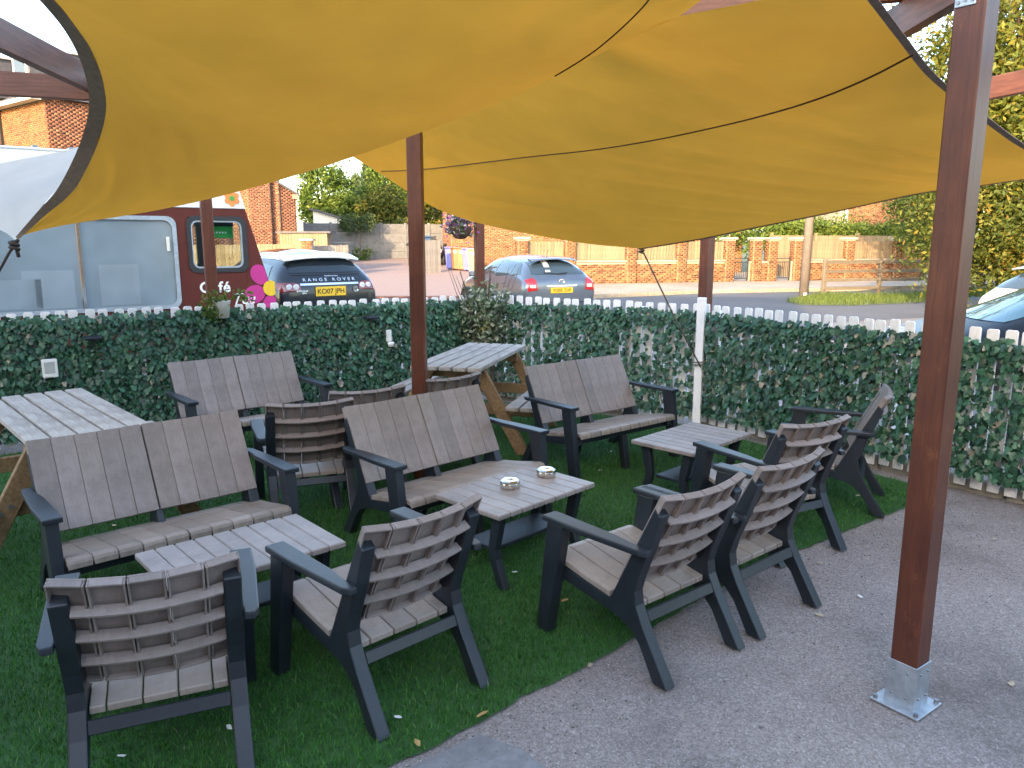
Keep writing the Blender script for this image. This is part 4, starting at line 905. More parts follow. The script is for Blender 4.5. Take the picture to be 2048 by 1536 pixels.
co = hatch('grey_paint', (cxy.x, cxy.y, .006), ph, 'metallic grey hatchback with yellow plate parked beyond the corner of the fence')
co.plate(.74, 'YO05 THF')
for s_ in (-1, 1):
    co.patch([(s_ * .55, .74), (s_ * .77, .72), (s_ * .78, .96), (s_ * .64, 1.0), (s_ * .58, .95)], 'rear', 'tail_light', 'tail_red', .010); co.patch([(s_ * .60, .80), (s_ * .72, .80), (s_ * .72, .86), (s_ * .60, .86)], 'rear', 'lamp_lens', 'lamp_clear', .014, 3, 3)
co.patch([(-.34, .815), (.34, .815), (.36, .845), (-.36, .845)], 'rear', 'handle_bar', 'chrome', .02, 2, 10)
h, n_ = co.hit((0, -6, .93), (0, 1, 0)); bo = MB().lathe([(.032, .0), (.045, .006), (.058, .0), (.058, -.01)], (0, 0, 0), 22, 'Y').build('badge', 'chrome', co.root, smooth=True); bo.location = h + Vector((0, -.012, 0)); bo.scale = (1.25, 1, .9)
text_part('T', 'badge_text', 'chrome', co.root, h + Vector((0, -.018, 0)), (R(90), 0, 0), .09)
h1, _ = co.hit((-.05, -6, 1.09), (0, 1, 0)); MB().tube([(.18, h1.y - .03, 1.10), (-.05, h1.y - .03, 1.075), (-.34, h1.y - .0, 1.10)], .010, 6).build('wiper', 'trim', co.root)
for (x, z, w_, h_) in ((-.23, 1.27, .12, .13), (-.24, 1.13, .11, .04)): co.patch([(x - w_ / 2, z - h_ / 2), (x + w_ / 2, z - h_ / 2), (x + w_ / 2, z + h_ / 2), (x - w_ / 2, z + h_ / 2)], 'rear', 'sticker', 'sticker', .010, 2, 2)
MB().tube([(0, -1.35, 1.46), (0, -1.52, 1.62)], [.006, .002], 6).build('aerial', 'trim', co.root)
c3 = hatch('black_paint', (5.55, 6.9, 0), R(76), 'black car with tall windscreen just behind the right-hand fence', 'teal_glass')
c3.root.scale = (1.06, 1.06, 1.06)
c4 = hatch('white_paint', (9.32, 11.4, 0), R(-82), 'white car mostly out of frame at the right edge')
pf = aty(835, 520, 37.5); c5 = hatch('black_paint', (pf.x + .1, 40.5, rise(pf.x, 40.5)), R(186), 'far black car on the driveway beside the central post')

# the brown and white cafe van
VA = R(38); vO = aty(545, 620, 9.6); vO.z = 0
van = empty('cafe_van', vO, VA); tag(van, 'brown and white cafe van with flower decals and big blue-tinted windows', 'van')
# local: +x forward (towards image right), -x to the rear, +y away from the fence; near side is y = 0
def vpanel(name, rects, mat, y=0.0, th=.03):
    m = MB()
    for x0, x1, z0, z1 in rects: m.box(((x0 + x1) / 2, y + th / 2, (z0 + z1) / 2), (x1 - x0, th, z1 - z0))
    return m.build(name, mat, van)
W1 = (-3.05, -1.10, 1.02, 2.0); W2 = (-.94, -.29, 1.41, 2.02); VL = -4.6
for y, th in ((0, .03), (1.87, .03)):
    W2 = (-.94, -.29, 1.41, 2.02) if y == 0 else (-.82, -.272, 1.36, 2.05)
    vpanel('side_panel', [(VL, W1[0], .35, 2.13), (W1[0], W1[1], .35, W1[2]), (W1[0], W1[1], W1[3], 2.13), (W1[1], W2[0], .35, 2.13), (W2[0], W2[1], .35, W2[2]), (W2[0], W2[1], W2[3], 2.13)], 'van_brown', y, th)
    m = MB(); m.prism([(W2[1], .35), (.0, .35), (.06, 1.05), (.01, 1.15), (-.265, 2.13), (W2[1], 2.13)], lambda p_, q_, t: (p_, t, q_), y, y + th); m.build('front_wing', 'van_brown', van, .003)
    m = MB(); m.prism([(VL, 2.131), (-.266, 2.131), (-.40, 2.60), (-.55, 2.66), (VL, 2.66)], lambda p_, q_, t: (p_, t, q_), y - (.012 if y == 0 else -.012), y + th - (.012 if y == 0 else -.012)); m.build('upper_panel', 'van_white', van, .004)
MB().box(((VL - .5) / 2, .95, 2.675), (-.5 - VL, 1.94, .03)).build('roof', 'van_white', van, .01); MB().box((VL, .95, 1.5), (.03, 1.84, 2.3)).build('rear_panel', 'van_brown', van); MB().box((VL / 2, .95, .42), (-VL - .1, 1.82, .05)).build('floor', 'trim', van)
for i in range(12): MB().box((VL + .25 + i * .33, .95, 2.70), (.05, 1.9, .03)).build('roof_rib', 'van_glass', van, .004)
MB().prism([(-.275, 2.10), (-.30, 2.14), (.0, 1.18), (.03, 1.16)], lambda p_, q_, t: (p_, t, q_), .10, 1.80).build('windscreen', 'clear_glass', van)
MB().prism([(.03, .35), (.06, 1.05), (.01, 1.15), (-.06, 1.15), (-.03, .35)], lambda p_, q_, t: (p_, t, q_), .035, 1.865).build('front_panel', 'van_brown', van)
MB().prism([(-.36, 2.135), (-.29, 2.135), (-.42, 2.60), (-.50, 2.60)], lambda p_, q_, t: (p_, t, q_), .02, 1.88).build('front_panel', 'van_white', van)
MB().box((-.25, .95, 1.28), (.35, 1.7, .16)).build('dashboard', 'seat_cloth', van, .03)
MB().box((-.86, 1.35, 1.2), (.14, .5, .8), ry=R(-10)).build('driver_seat', 'seat_cloth', van, .04)
MB().box((-1.04, .95, 1.26), (.02, 1.80, 1.7)).build('partition', 'van_white', van) if False else None
def ring(name, mat, x0, x1, z0, z1, r_, wd, y0, y1, parent=van, skew=0):
    pts = []
    for cx_, cz_, a0 in ((x1 - r_, z1 - r_, 0), (x0 + r_, z1 - r_, 90), (x0 + r_, z0 + r_, 180), (x1 - r_, z0 + r_, 270)):
        for q_ in range(6): a = R(a0 + 18 * q_); pts.append((cx_ + r_ * math.cos(a), cz_ + r_ * math.sin(a)))
    n_ = len(pts); cx0, cz0 = (x0 + x1) / 2, (z0 + z1) / 2; V = []
    for (a, b) in pts:
        ia, ib = cx0 + (a - cx0) * (1 - 2 * wd / (x1 - x0)), cz0 + (b - cz0) * (1 - 2 * wd / (z1 - z0)); s_ = skew * (b - cz0)
        V += [(a + s_, y0, b), (ia + s_, y0, ib), (ia + s_, y1, ib), (a + s_, y1, b)]
    F = []
    for i in range(n_):
        j = (i + 1) % n_
        for q_ in range(4): F.append((4 * i + q_, 4 * i + (q_ + 1) % 4, 4 * j + (q_ + 1) % 4, 4 * j + q_))
    return MB().add(V, F).build(name, mat, parent)
# big serving window: frame, two panes, centre mullion
ring('window_frame', 'galvanised', W1[0] - .03, W1[1] + .03, W1[2] - .03, W1[3] + .03, .10, .045, -.018, .002)
for x0, x1 in ((W1[0], -2.08), (-2.04, W1[1])): MB().box(((x0 + x1) / 2, .014, 1.51), (x1 - x0, .008, .97)).build('window_pane', 'van_glass', van)
MB().box((-2.06, .0, 1.51), (.035, .03, .97)).build('mullion', 'chrome', van, .004)
MB().box((-1.17, -.012, 1.72), (.035, .02, .16)).build('window_catch', 'sticker', van, .004)
for (a, b, c_, d_) in ((-2.95, -2.45, 1.06, 1.36), (-2.62, -2.14, 1.05, 1.45), (-1.9, -1.5, 1.06, 1.50)):
    MB().box(((a + b) / 2, .0085, (c_ + d_) / 2), (b - a, .003, d_ - c_)).build('blind', 'blind_blue', van)
W2 = (-.94, -.29, 1.41, 2.02); ring('window_frame', 'trim', W2[0] - .02, W2[1] + .02, W2[2] - .02, W2[3] + .02, .09, .05, -.016, .034); WF = (-.82, -.272, 1.36, 2.05); W2 = (-.94, -.29, 1.41, 2.02); ring('window_frame', 'trim', WF[0] - .02, WF[1] + .01, WF[2] - .02, WF[3] + .02, .09, .05, 1.868, 1.915)
ring('window_frame', 'galvanised', W2[0] + .03, W2[1] - .03, W2[2] + .03, W2[3] - .03, .07, .018, .0, .04)
MB().box(((W2[0] + W2[1]) / 2, .014, (W2[2] + W2[3]) / 2), (W2[1] - W2[0], .006, W2[3] - W2[2])).build('window_pane', 'clear_glass', van); MB().box(((WF[0] + WF[1]) / 2, 1.884, (WF[2] + WF[3]) / 2), (WF[1] - WF[0], .006, WF[3] - WF[2])).build('window_pane', 'clear_glass', van)
sg = MB().box((-.48, .30, 1.86), (.30, .012, .14)).build('hanging_sign', 'sign_green', van, .004)
for i in range(5): MB().lathe([(0, 0), (.011, 0)], (-.56 + i * .035, .2935, 1.855), 10, 'Y').build('sign_dot', 'letter_white', van)
ring('sign_ring', 'ink', -.385, -.345, 1.835, 1.875, .0199, .006, .29, .293)
MB().box((-.48, .30, 1.955), (.32, .04, .05)).build('sun_visor', 'trim', van, .01); MB().lathe([(0, 1.43), (.03, 1.43), (.045, 1.58), (.04, 1.58)], (-.90, .15, 0), 14).build('paper_cup', 'cup_blue', van, smooth=True)
# decals: lettering and flowers
text_part('Café', 'lettering', 'letter_white', van, (-.68, -.004, 1.21), (R(90), 0, 0), .175, bold=.004, spacing=1.12)
text_part('Tea', 'lettering', 'letter_white', van, (-.36, -.004, 1.06), (R(90), 0, 0), .19, shear=.4)
text_part('&', 'lettering', 'letter_white', van, (-.60, -.004, 1.04), (R(90), 0, 0), .12, shear=.3)
def flower(cx_, cz_, R0, rp, n_, mat_p, mat_c, rc, a0=0, y=-.004, clip=None):
    fl = None
    for i in range(n_):
        a = a0 + 2 * math.pi * i / n_; px_, pz_ = cx_ + R0 * math.cos(a), cz_ + R0 * math.sin(a); pts = [(px_ + rp * 1.12 * math.cos(t) * math.cos(a) - rp * .95 * math.sin(t) * math.sin(a), pz_ + rp * 1.12 * math.cos(t) * math.sin(a) + rp * .95 * math.sin(t) * math.cos(a)) for t in np.linspace(0, 2 * math.pi, 18)[:-1]]
        if clip is not None and px_ > clip + .02 - max(0, pz_ - 1.15) * .28: continue
        fe = lambda q_: (.055 if q_ < 1.05 else .005 - (q_ - 1.15) * .2806) - .004
        pts = [(min(p_, fe(q_)), q_) for p_, q_ in pts]
        MB().prism(pts, lambda p_, q_, t: (p_, t, q_), y - .0006 * i, y + .002 - .0006 * i).build('petal', mat_p, van)
    pts = [(min(cx_ + rc * math.cos(t), .045), cz_ + rc * math.sin(t)) for t in np.linspace(0, 2 * math.pi, 22)[:-1]]; MB().prism(pts, lambda p_, q_, t: (p_, t, q_), y - .008, y - .005).build('flower_centre', mat_c, van)
flower(-.01, 1.18, .210, .116, 5, 'pink', 'flower_yellow', .095, R(126), clip=-.02)
flower(-.42, 2.25, .055, .036, 6, 'flower_orange', 'flower_green', .028, R(30), -.018)
for wx in (-.85, -3.6):
    wl = MB().lathe([(.2, -.1), (.31, -.1), (.33, -.06), (.33, .06), (.31, .1), (.2, .1)], (0, 0, 0), 24, 'Y').build('tyre', 'rubber', van, smooth=True); wl.location = (wx, .12, .33)
    wl = MB().lathe([(.2, -.1), (.31, -.1), (.33, -.06), (.33, .06), (.31, .1), (.2, .1)], (0, 0, 0), 24, 'Y').build('tyre', 'rubber', van, smooth=True); wl.location = (wx, 1.76, .33)

# ================================================================== BUILDINGS AND FAR THINGS
def brickwork(parent, O, ang, L, H, name='brickwork', mat='brick', holes=(), sep=0, z0=0.0, bw=.225, bh=.075, depth=.012, core=.2, top=None, lo=0, hi=1):
    # wall in local x (along) / z of a frame at O rotated by ang about Z, its outer face towards local -y
    mt = Matrix.Translation(O) @ Matrix.Rotation(ang, 4, 'Z'); rows = int(H / bh); V = []; F = []; C = []; cand = []
    for r_ in range(rows):
        x = -(bw / 2 if r_ % 2 else 0); z = z0 + r_ * bh
        while x < L - .02:
            x0, x1 = max(x, 0) + .005, min(x + bw, L) - .005; x += bw
            if x1 - x0 < .03: continue
            zc, xc = z + bh / 2, (x0 + x1) / 2
            if top is not None and zc > top(xc): continue
            if any(h0 - .02 < xc < h1 + .02 and g0 - .01 < zc < g1 + .01 for h0, h1, g0, g1 in holes):
                continue
            cand.append((x0, x1, z + .005, z + bh - .005))
    if sep:
        k_ = len(cand) // sep + 1; sepi = set(range(0, len(cand), max(1, k_)))
        vari = [MB().box((0, 0, 0), (bw - .01, .03, bh - .01), col=c).mesh('brick', mat) for c in (.1, .3, .45, .6, .75, .9)]
    else: sepi = set()
    for i, (x0, x1, a, b) in enumerate(cand):
        if i in sepi:
            o = part_from(random.choice(vari), 'brick', parent); o.matrix_local = mt @ Matrix.Translation(((x0 + x1) / 2, .015 - depth - random.uniform(0, .003), (a + b) / 2)) @ Matrix.Diagonal(((x1 - x0) / (bw - .01), 1, 1, 1)); continue
        n_ = len(V); d = depth + random.uniform(-.003, .003)
        V += [(x0, -d, a), (x1, -d, a), (x1, -d, b), (x0, -d, b), (x0, 0, a), (x1, 0, a), (x1, 0, b), (x0, 0, b)]
        F += [(n_, n_ + 1, n_ + 2, n_ + 3), (n_, n_ + 4, n_ + 5, n_ + 1), (n_ + 3, n_ + 2, n_ + 6, n_ + 7), (n_, n_ + 3, n_ + 7, n_ + 4), (n_ + 1, n_ + 5, n_ + 6, n_ + 2)]
        C += [lo + (hi - lo) * float(rng.beta(2.2, 2))] * 5
    if V:
        V = [mt @ Vector(v) for v in V]; o = npmesh(name, V, F, mat, C, parent); o['kind'] = 'stuff'
    return mt
def wall_core(parent, mt, L, H, th, holes=(), z0=0, mat='mortar', name='wall', poly_top=None):
    m = MB(); xs = sorted({0, L, *[h for q_ in holes for h in q_[:2]]})
    for i in range(len(xs) - 1):
        a, b = xs[i], xs[i + 1]; cuts = sorted([(g0, g1) for h0, h1, g0, g1 in holes if h0 <= a + 1e-6 and h1 >= b - 1e-6]); z = z0
        for g0, g1 in cuts + [(z0 + H, z0 + H)]:
            if g0 > z + 1e-4: m.box(((a + b) / 2, th / 2, (z + g0) / 2), (b - a, th, g0 - z), m=mt)
            z = g1
    return m.build(name, mat, parent)
def window(parent, mt, x0, x1, z0, z1, frame='upvc', glass='house_glass', div=2, lintel=None):
    wn = MB(); t = .06
    for a, b, c_, d_ in ((x0, x1, z0, z0 + t), (x0, x1, z1 - t, z1), (x0, x0 + t, z0 + t, z1 - t), (x1 - t, x1, z0 + t, z1 - t)): wn.box(((a + b) / 2, .06, (c_ + d_) / 2), (b - a, .08, d_ - c_), m=mt)
    for i in range(1, div): xm = x0 + (x1 - x0) * i / div; wn.box((xm, .06, (z0 + z1) / 2), (.05, .07, z1 - z0 - 2 * t), m=mt)
    o = wn.build('window', frame, parent); MB().box(((x0 + x1) / 2, .075, (z0 + z1) / 2), (x1 - x0 - t, .01, z1 - z0 - t), m=mt).build('pane', glass, o)
    MB().box(((x0 + x1) / 2, -.02, z0 - .04), (x1 - x0 + .15, .12, .075), m=mt).build('sill', 'stone', parent)
    if lintel: MB().box(((x0 + x1) / 2, -.012, z1 + .10), (x1 - x0 + .2, .06, .2), m=mt).build('lintel', lintel, parent)
def gable_roof(parent, mt, L, D, z, hgt, mat, over=.3):
    # ridge along local x
    m = MB(); V = [(-over, -over, z), (L + over, -over, z), (L + over, D / 2, z + hgt), (-over, D / 2, z + hgt), (-over, D + over, z), (L + over, D + over, z)]; V += [(a, b, c + .12) for a, b, c in V]
    V = [mt @ Vector(v) for v in V]; m.add(V, [(0, 1, 2, 3), (3, 2, 5, 4), (6, 9, 8, 7), (9, 10, 11, 8), (0, 6, 7, 1), (4, 5, 11, 10), (0, 3, 9, 6), (3, 4, 10, 9), (1, 7, 8, 2), (2, 8, 11, 5)]); return m.build('roof', mat, parent)

# --- the long brick house on the right, beyond the boundary wall
hA = aty(884, 540, 39.5); hA.z = -.1; hr = empty('brick_house', hA); tag(hr, 'sunlit orange brick house behind the boundary wall, under the right sail', 'house')
hang = R(8); hol = [(7.6, 8.7, 1.95, 3.1), (13.5, 14.8, 1.95, 3.1), (4.2, 5.1, 3.6, 4.7), (9, 10.2, 3.6, 4.7)]
O3 = Vector((.5, 0, 0)); mt = brickwork(hr, O3, hang, 15.5, 5.4, mat='buff_brick', holes=hol); wall_core(hr, mt, 15.5, 5.4, 7.0 * 0 + .25, hol)
brickwork(hr, Vector((0, .9, 0)), math.atan2(-.9, .5), 1.02, 5.4); wall_core(hr, Matrix.Translation((0, .9, 0)) @ Matrix.Rotation(math.atan2(-.9, .5), 4, 'Z'), 1.0, 5.4, .2)
for h_ in hol: window(hr, mt, *h_)
for (a, b) in ((5.4, 6.9), (7.3, 9.3)): MB().box(((a + b) / 2, -.06, .9), (b - a, .06, 1.75), m=mt).build('timber_screen', 'fence_wood', hr)
gable_roof(hr, mt, 15.5, 8, 5.4, 3.0, 'roof_tile'); MB().box((15.37, 4.2, 2.7), (.25, 7.9, 5.4), m=mt).build('side_wall', 'mortar', hr); MB().box((7.8, 8.0, 2.7), (15.4, .25, 5.4), m=mt).build('rear_wall', 'mortar', hr)
# --- boundary wall with piers, slat panels and gates
w0 = aty(1035, 578, 29.6); w1 = aty(1850, 561, 34.5); w0.z = w1.z = .12; dW = (w1 - w0); LW = dW.length; angW = math.atan2(dW.y, dW.x)
bw_ = empty('boundary_wall', w0, angW); tag(bw_, 'long sunlit brick boundary wall with piers and slatted panels across the road', 'wall')
def xw(px):   # distance along the wall line for a photo column
    r = ray(px, 540); nn = Vector((-dW.y, dW.x, 0)).normalized(); t = nn.dot(Vector((w0.x, w0.y, 0))) / nn.dot(Vector((r.x, r.y, 0))); p = Vector((r.x * t, r.y * t, 0)); return (p - Vector((w0.x, w0.y, 0))).dot(dW.normalized())
gates = [(xw(1466), xw(1500)), (xw(1550), xw(1584))]; HW = .82; TOP = 1.70
segs = [(0, gates[0][0]), (gates[0][1], gates[1][0]), (gates[1][1], LW)]
I4 = Matrix.Identity(4)
for i, (a, b) in enumerate(segs):
    brickwork(bw_, Vector((a, 0, 0)), 0, b - a, HW, mat='buff_brick', sep=(150, 40, 110)[i]); m_ = Matrix.Translation((a, 0, 0)); wall_core(bw_, m_, b - a, HW, .22)
piers = [xw(p_) for p_ in (1140, 1262, 1362, 1458, 1512, 1543, 1594, 1696, 1793)] + [.2]
for x in piers:
    MB().box((x, .1, TOP / 2), (.40, .36, TOP)).build('pier', 'mortar', bw_); brickwork(bw_, Vector((x - .2, -.08, 0)), 0, .40, TOP, 'pier_bricks', 'buff_brick'); MB().box((x, .1, TOP + .05), (.54, .50, .09)).build('pier_cap', 'render_cream', bw_, .01)
    brickwork(bw_, Vector((x - .2, .28, 0)), R(-90), .36, TOP, 'pier_bricks', 'buff_brick')
px_s = sorted(piers)
for a, b in zip(px_s[:-1], px_s[1:]):
    if b - a < 1.0 or any(a < g[0] + .05 and b > g[1] - .05 for g in gates): continue
    MB().box(((a + b) / 2, .10, HW + .04), (b - a - .42, .34, .07)).build('coping', 'stone', bw_, .01)
    n_ = int((b - a - .44) / .125); x0 = a + .22
    me_ = MB().box((0, 0, 0), (.108, .02, TOP - HW - .16)).mesh('slat', 'fence_wood')
    for i in range(n_): part_from(me_, 'slat', bw_, (x0 + (i + .5) * (b - a - .44) / n_, .12 + random.uniform(-.006, .006), (TOP + HW) / 2 + .0))
    MB().box(((a + b) / 2, .15, TOP - .18), (b - a - .42, .03, .08)).build('rail', 'fence_wood', bw_)
for gi, (a, b) in enumerate(gates):
    g = empty('metal_gate', bw_.matrix_basis @ Vector(((a + b) / 2, .06, 0)), angW); g.location = w0 + dW.normalized() * (a + b) / 2; tag(g, ('small dark metal gate left of the utility pole, further from it', 'small black metal gate beside the utility pole')[gi], 'gate', 'wall gates')
    ww = (b - a) / 2 - .06
    for x in (-ww, ww): MB().box((x, .1, .5), (.04, .04, .95)).build('gate_stile', 'iron', g)
    for z in (.12, .78, .93): MB().box((0, .1, z), (2 * ww - .042, .03, .035)).build('gate_rail', 'iron', g)
    n_ = 7
    for i in range(n_): MB().box((-ww + 2 * ww * (i + 1) / (n_ + 1), .1, .45), (.016, .016, .64)).build('bar', 'iron', g)
# pale fence and hedge behind the wall
bf = empty('board_fence', aty(1540, 520, 37.0)); bf.location.z = .1; bf.rotation_euler = (0, 0, angW); tag(bf, 'pale close-board fence behind the wall below the bright hedge', 'fence')
me_ = MB().box((0, 0, .95), (.14, .022, 1.95)).mesh('board', 'fence_wood')
for i in range(50): part_from(me_, 'board', bf, (i * .15, random.uniform(-.006, .006), 0))
for i in range(4): MB().box((i * 2.4, -.03, 1.0), (.1, .1, 2.1)).build('fence_post', 'fence_wood', bf)
def hedge(name, a, b, z0, z1, th, mat, label, n_, size=.09, cat='hedge'):
    a, b = Vector(a), Vector(b); h_ = empty(name, (a + b) / 2); tag(h_, label, cat); c_ = (a + b) / 2; L = (b - a); cs = []
    for i in range(n_):
        t = rng.uniform(); p_ = a + L * t - c_; nn = Vector((-L.y, L.x, 0)).normalized(); cs.append((p_.x + nn.x * rng.uniform(-th, th), p_.y + nn.y * rng.uniform(-th, th), z0 + (z1 - z0) * rng.uniform() ** .8 - c_.z + .06 * math.sin(9 * t)))
    leaf_cloud('foliage', cs, 14, size, mat, h_, (.14, .14, .12)); MB().tube([(0, 0, -c_.z), (0, 0, z1 - c_.z - .1)], .05, 6).build('stem', 'bark', h_)
hp0, hp1 = aty(1545, 480, 38.4), aty(1840, 470, 42.5); hp0.z = hp1.z = 0
hedge('clipped_hedge', hp0, hp1, 1.7, 2.5, .4, 'hedge_leaf', 'bright clipped hedge above the pale board fence', 900, .11)
for (px_, py_, Y_, lb) in ((1520, 468, 41, 'dark rounded bush at the left end of the clipped hedge'), (1640, 448, 44, 'loose bush rising behind the clipped hedge')):
    p_ = aty(px_, py_, Y_); b_ = empty('garden_bush', (p_.x, p_.y, 0)); tag(b_, lb, 'bush'); cs = [(rng.normal(0, 1.0), rng.normal(0, .7), abs(rng.normal(2.2, .45))) for _ in range(120)]; leaf_cloud('foliage', cs, 24, .11, 'tree_green', b_, (.25, .25, .22)); MB().tube([(0, 0, 0), (.1, 0, 2)], [.08, .03], 6).build('stem', 'bark', b_)
# far brick house right
fh = aty(1692, 452, 46); fh.z = 0; h2 = empty('brick_house', fh); tag(h2, 'brick house wall far off above the hedge, near the big tree', 'house')
mt = brickwork(h2, Vector((0, 0, 0)), R(6), 8.0, 5.2, mat='buff_brick'); wall_core(h2, mt, 8, 5.2, .25); MB().box((-.06, -.05, 2.6), (.12, .12, 5.2), m=mt).build('downpipe', 'upvc', h2); gable_roof(h2, mt, 8, 7, 5.2, 2.6, 'roof_tile')
MB().box((4, 7, 2.6), (8, .25, 5.2), m=mt).build('rear_wall', 'mortar', h2); MB().box((-.126, 3.6, 2.6), (.25, 6.6, 5.2), m=mt).build('side_wall', 'mortar', h2); MB().box((8.126, 3.6, 2.6), (.25, 6.6, 5.2), m=mt).build('side_wall', 'mortar', h2)
# utility pole
up = empty('utility_pole', atz(1606, 598, 0)); tag(up, 'weathered wooden utility pole standing on the verge', 'pole'); MB().tube([(0, 0, 0), (.04, 0, 3), (.12, 0, 8.5)], [.14, .125, .10], 12).build('shaft', 'pole_wood', up, smooth=True); MB().box((0, -.14, .16), (.10, .02, .07)).build('tag_plate', 'lamp_white', up); MB().box((.1, 0, 7.9), (1.6, .1, .1)).build('cross_arm', 'fence_grey', up)
# post-and-rail fence
pr0, pr1 = atz(1646, 592, 0), atz(1930, 583, 0); prf = empty('post_and_rail_fence', pr0, math.atan2(pr1.y - pr0.y, pr1.x - pr0.x)); tag(prf, 'weathered post-and-rail fence along the verge', 'fence'); PL = (pr1 - pr0).length
for i in range(9):
    MB().box((i * 2.35, 0, .58), (.13, .11, 1.2)).build('fence_post', 'rail_wood', prf, .01)
    if i < 8:
        for z in (.22, .50, .79, 1.08): MB().box((i * 2.35 + 1.175, -.07, z + random.uniform(-.02, .02)), (2.42, .035, .10), ry=random.uniform(-.008, .008)).build('rail', 'rail_wood', prf, .006)

# --- driveway side: centre house, fences, bins
def zt(p_): p_.z = rise(p_.x, p_.y) - .05; return p_
ca = zt(aty(470, 470, 36)); ch_ = empty('brick_house', ca); tag(ch_, 'red brick gable house with a chimney breast behind the dark SUV', 'house')
angc = R(4); wL = 2.2
mt = brickwork(ch_, Vector((-2, 0, 0)), angc, 4.05, 6.5); wall_core(ch_, mt, 4.05, 6.5, .25)
mtc = brickwork(ch_, mt @ Vector((2.75, -.5, 0)), angc + R(14), 1.0, 8.5, hi=.45); wall_core(ch_, mtc, 1.0, 8.5, .6)  # capped to the darker bricks: the breast's shade is put into its colour
mtr = brickwork(ch_, mt @ Vector((3.7, -.1, 0)), angc + R(30), 1.15, 4.2, top=lambda x: 4.2 - .55 * x, hi=.5)  # darker brick range paints the shade on this turned-away wall
MB().prism([(0, 0), (1.15, 0), (1.15, 3.55), (0, 4.2)], lambda p_, q_, t: tuple(mtr @ Vector((p_, t, q_))), .0, .25).build('gable_wall', 'mortar', ch_); MB().prism([(-.1, 4.22), (1.28, 3.45), (1.28, 3.55), (-.1, 4.32)], lambda p_, q_, t: tuple(mtr @ Vector((p_, t, q_))), -.12, 5).build('roof', 'roof_slate', ch_); MB().box((1.1, -.08, 3.42), (.22, .12, .2), m=mtr).build('bracket', 'stone', ch_)
gable_roof(ch_, mt, 4.05, 7, 6.5, 2.5, 'roof_slate')
def board_fence(name, a, b, h_, mat, lb, post_every=0, bw2=.15, z_extra=0):
    a, b = zt(a), zt(b); d = b - a; L = Vector((d.x, d.y)).length; f = empty(name, a, math.atan2(d.y, d.x)); tag(f, lb, 'fence'); n_ = int(L / bw2); me_ = MB().box((0, 0, h_ / 2), (bw2 - .012, .022, h_)).mesh('board', mat)
    for i in range(n_): part_from(me_, 'board', f, ((i + .5) * bw2, random.uniform(-.006, .006), d.z * (i + .5) / n_ + random.uniform(-.012, .012)))
    return f, L
board_fence('board_fence', aty(300, 500, 30), aty(602, 500, 31.5), 1.45, 'fence_wood', 'pale close-board fence seen behind the dark SUV roof and through the van window')
bp = empty('brick_pier', zt(aty(613, 500, 31.2))); tag(bp, 'squat brick gate pier with a pale cap behind the dark SUV', 'pier'); MB().box((0, .15, .8), (.44, .3, 1.6)).build('core', 'mortar', bp); brickwork(bp, Vector((-.22, 0, 0)), 0, .44, 1.6, mat='buff_brick'); MB().box((0, .15, 1.63), (.56, .46, .08)).build('pier_cap', 'render_cream', bp, .01)
board_fence('board_fence', aty(626, 500, 32), aty(702, 500, 33), 1.35, 'fence_grey', 'short grey board gate between the brick pier and the concrete fence', bw2=.13)
sh_a = zt(aty(560, 480, 33.5)); sd_ = empty('garden_shed', sh_a, R(4)); tag(sd_, 'low timber shed with a flat dark roof before the brick house', 'shed')
for i in range(16): MB().box((i * .125 + .06, 0, .9), (.115, .022, 1.8)).build('board', 'fence_wood', sd_)
MB().box((1.0, .8, 1.86), (2.3, 1.8, .08)).build('roof', 'roof_slate', sd_); MB().box((1.0, .8, .9), (1.9, 1.5, 1.8)).build('frame', 'fence_wood', sd_)
ga = zt(aty(628, 470, 50)); gar = empty('garage', ga, R(5)); tag(gar, 'white garage with a shallow dark roof beyond the concrete fence', 'garage'); MB().prism([(0, 0), (2.3, 0), (2.3, 2.1), (0, 2.75)], lambda p_, q_, t: (p_, t, q_), 0, 4).build('wall', 'upvc', gar); MB().prism([(-.2, 2.80), (2.5, 2.03), (2.5, 2.13), (-.2, 2.92)], lambda p_, q_, t: (p_, t, q_), -.2, 4.2).build('roof', 'roof_slate', gar)
# concrete panel fence
cf0, cf1 = zt(aty(612, 515, 43)), zt(aty(870, 515, 46)); cf = empty('concrete_fence', cf0, math.atan2(cf1.y - cf0.y, cf1.x - cf0.x)); tag(cf, 'grey concrete panel fence at the end of the driveway', 'fence')
for i in range(6):
    MB().box((i * 1.42, 0, 1.05), (.13, .14, 2.2)).build('fence_post', 'concrete_fence', cf, .01)
    for z in range(4): MB().box((i * 1.42 + .71, .0, .27 + z * .52), (1.29, .05, .51)).build('panel', 'concrete_fence', cf, .01)
hq0, hq1 = zt(aty(790, 470, 47)), zt(aty(890, 470, 47)); hedge('hedge', hq0, hq1, 1.7, 2.9, .4, 'autumn', 'brown-green hedge top behind the concrete fence', 160, .09)
cv = empty('climbing_ivy', zt(aty(718, 455, 43.7))); tag(cv, 'dark ivy hanging over the concrete fence', 'ivy'); cs = [(rng.uniform(-1.0, .9), rng.normal(-.15, .1), rng.uniform(1.75, 2.35) + .15 * math.sin(i)) for i in range(90)]; leaf_cloud('foliage', cs, 22, .07, 'conifer', cv, (.14, .08, .12)); MB().tube([(0, 0, 0), (.1, -.1, 2.1)], .03, 6).build('stem', 'bark', cv)
wd = empty('weed_clump', zt(aty(725, 500, 43.2))); tag(wd, 'green weed clump growing at the foot of the concrete fence', 'weed'); leaf_cloud('foliage', [(rng.normal(0, .35), rng.normal(0, .1), rng.uniform(.1, .7)) for _ in range(30)], 20, .07, 'tree_green', wd, (.1, .1, .1))
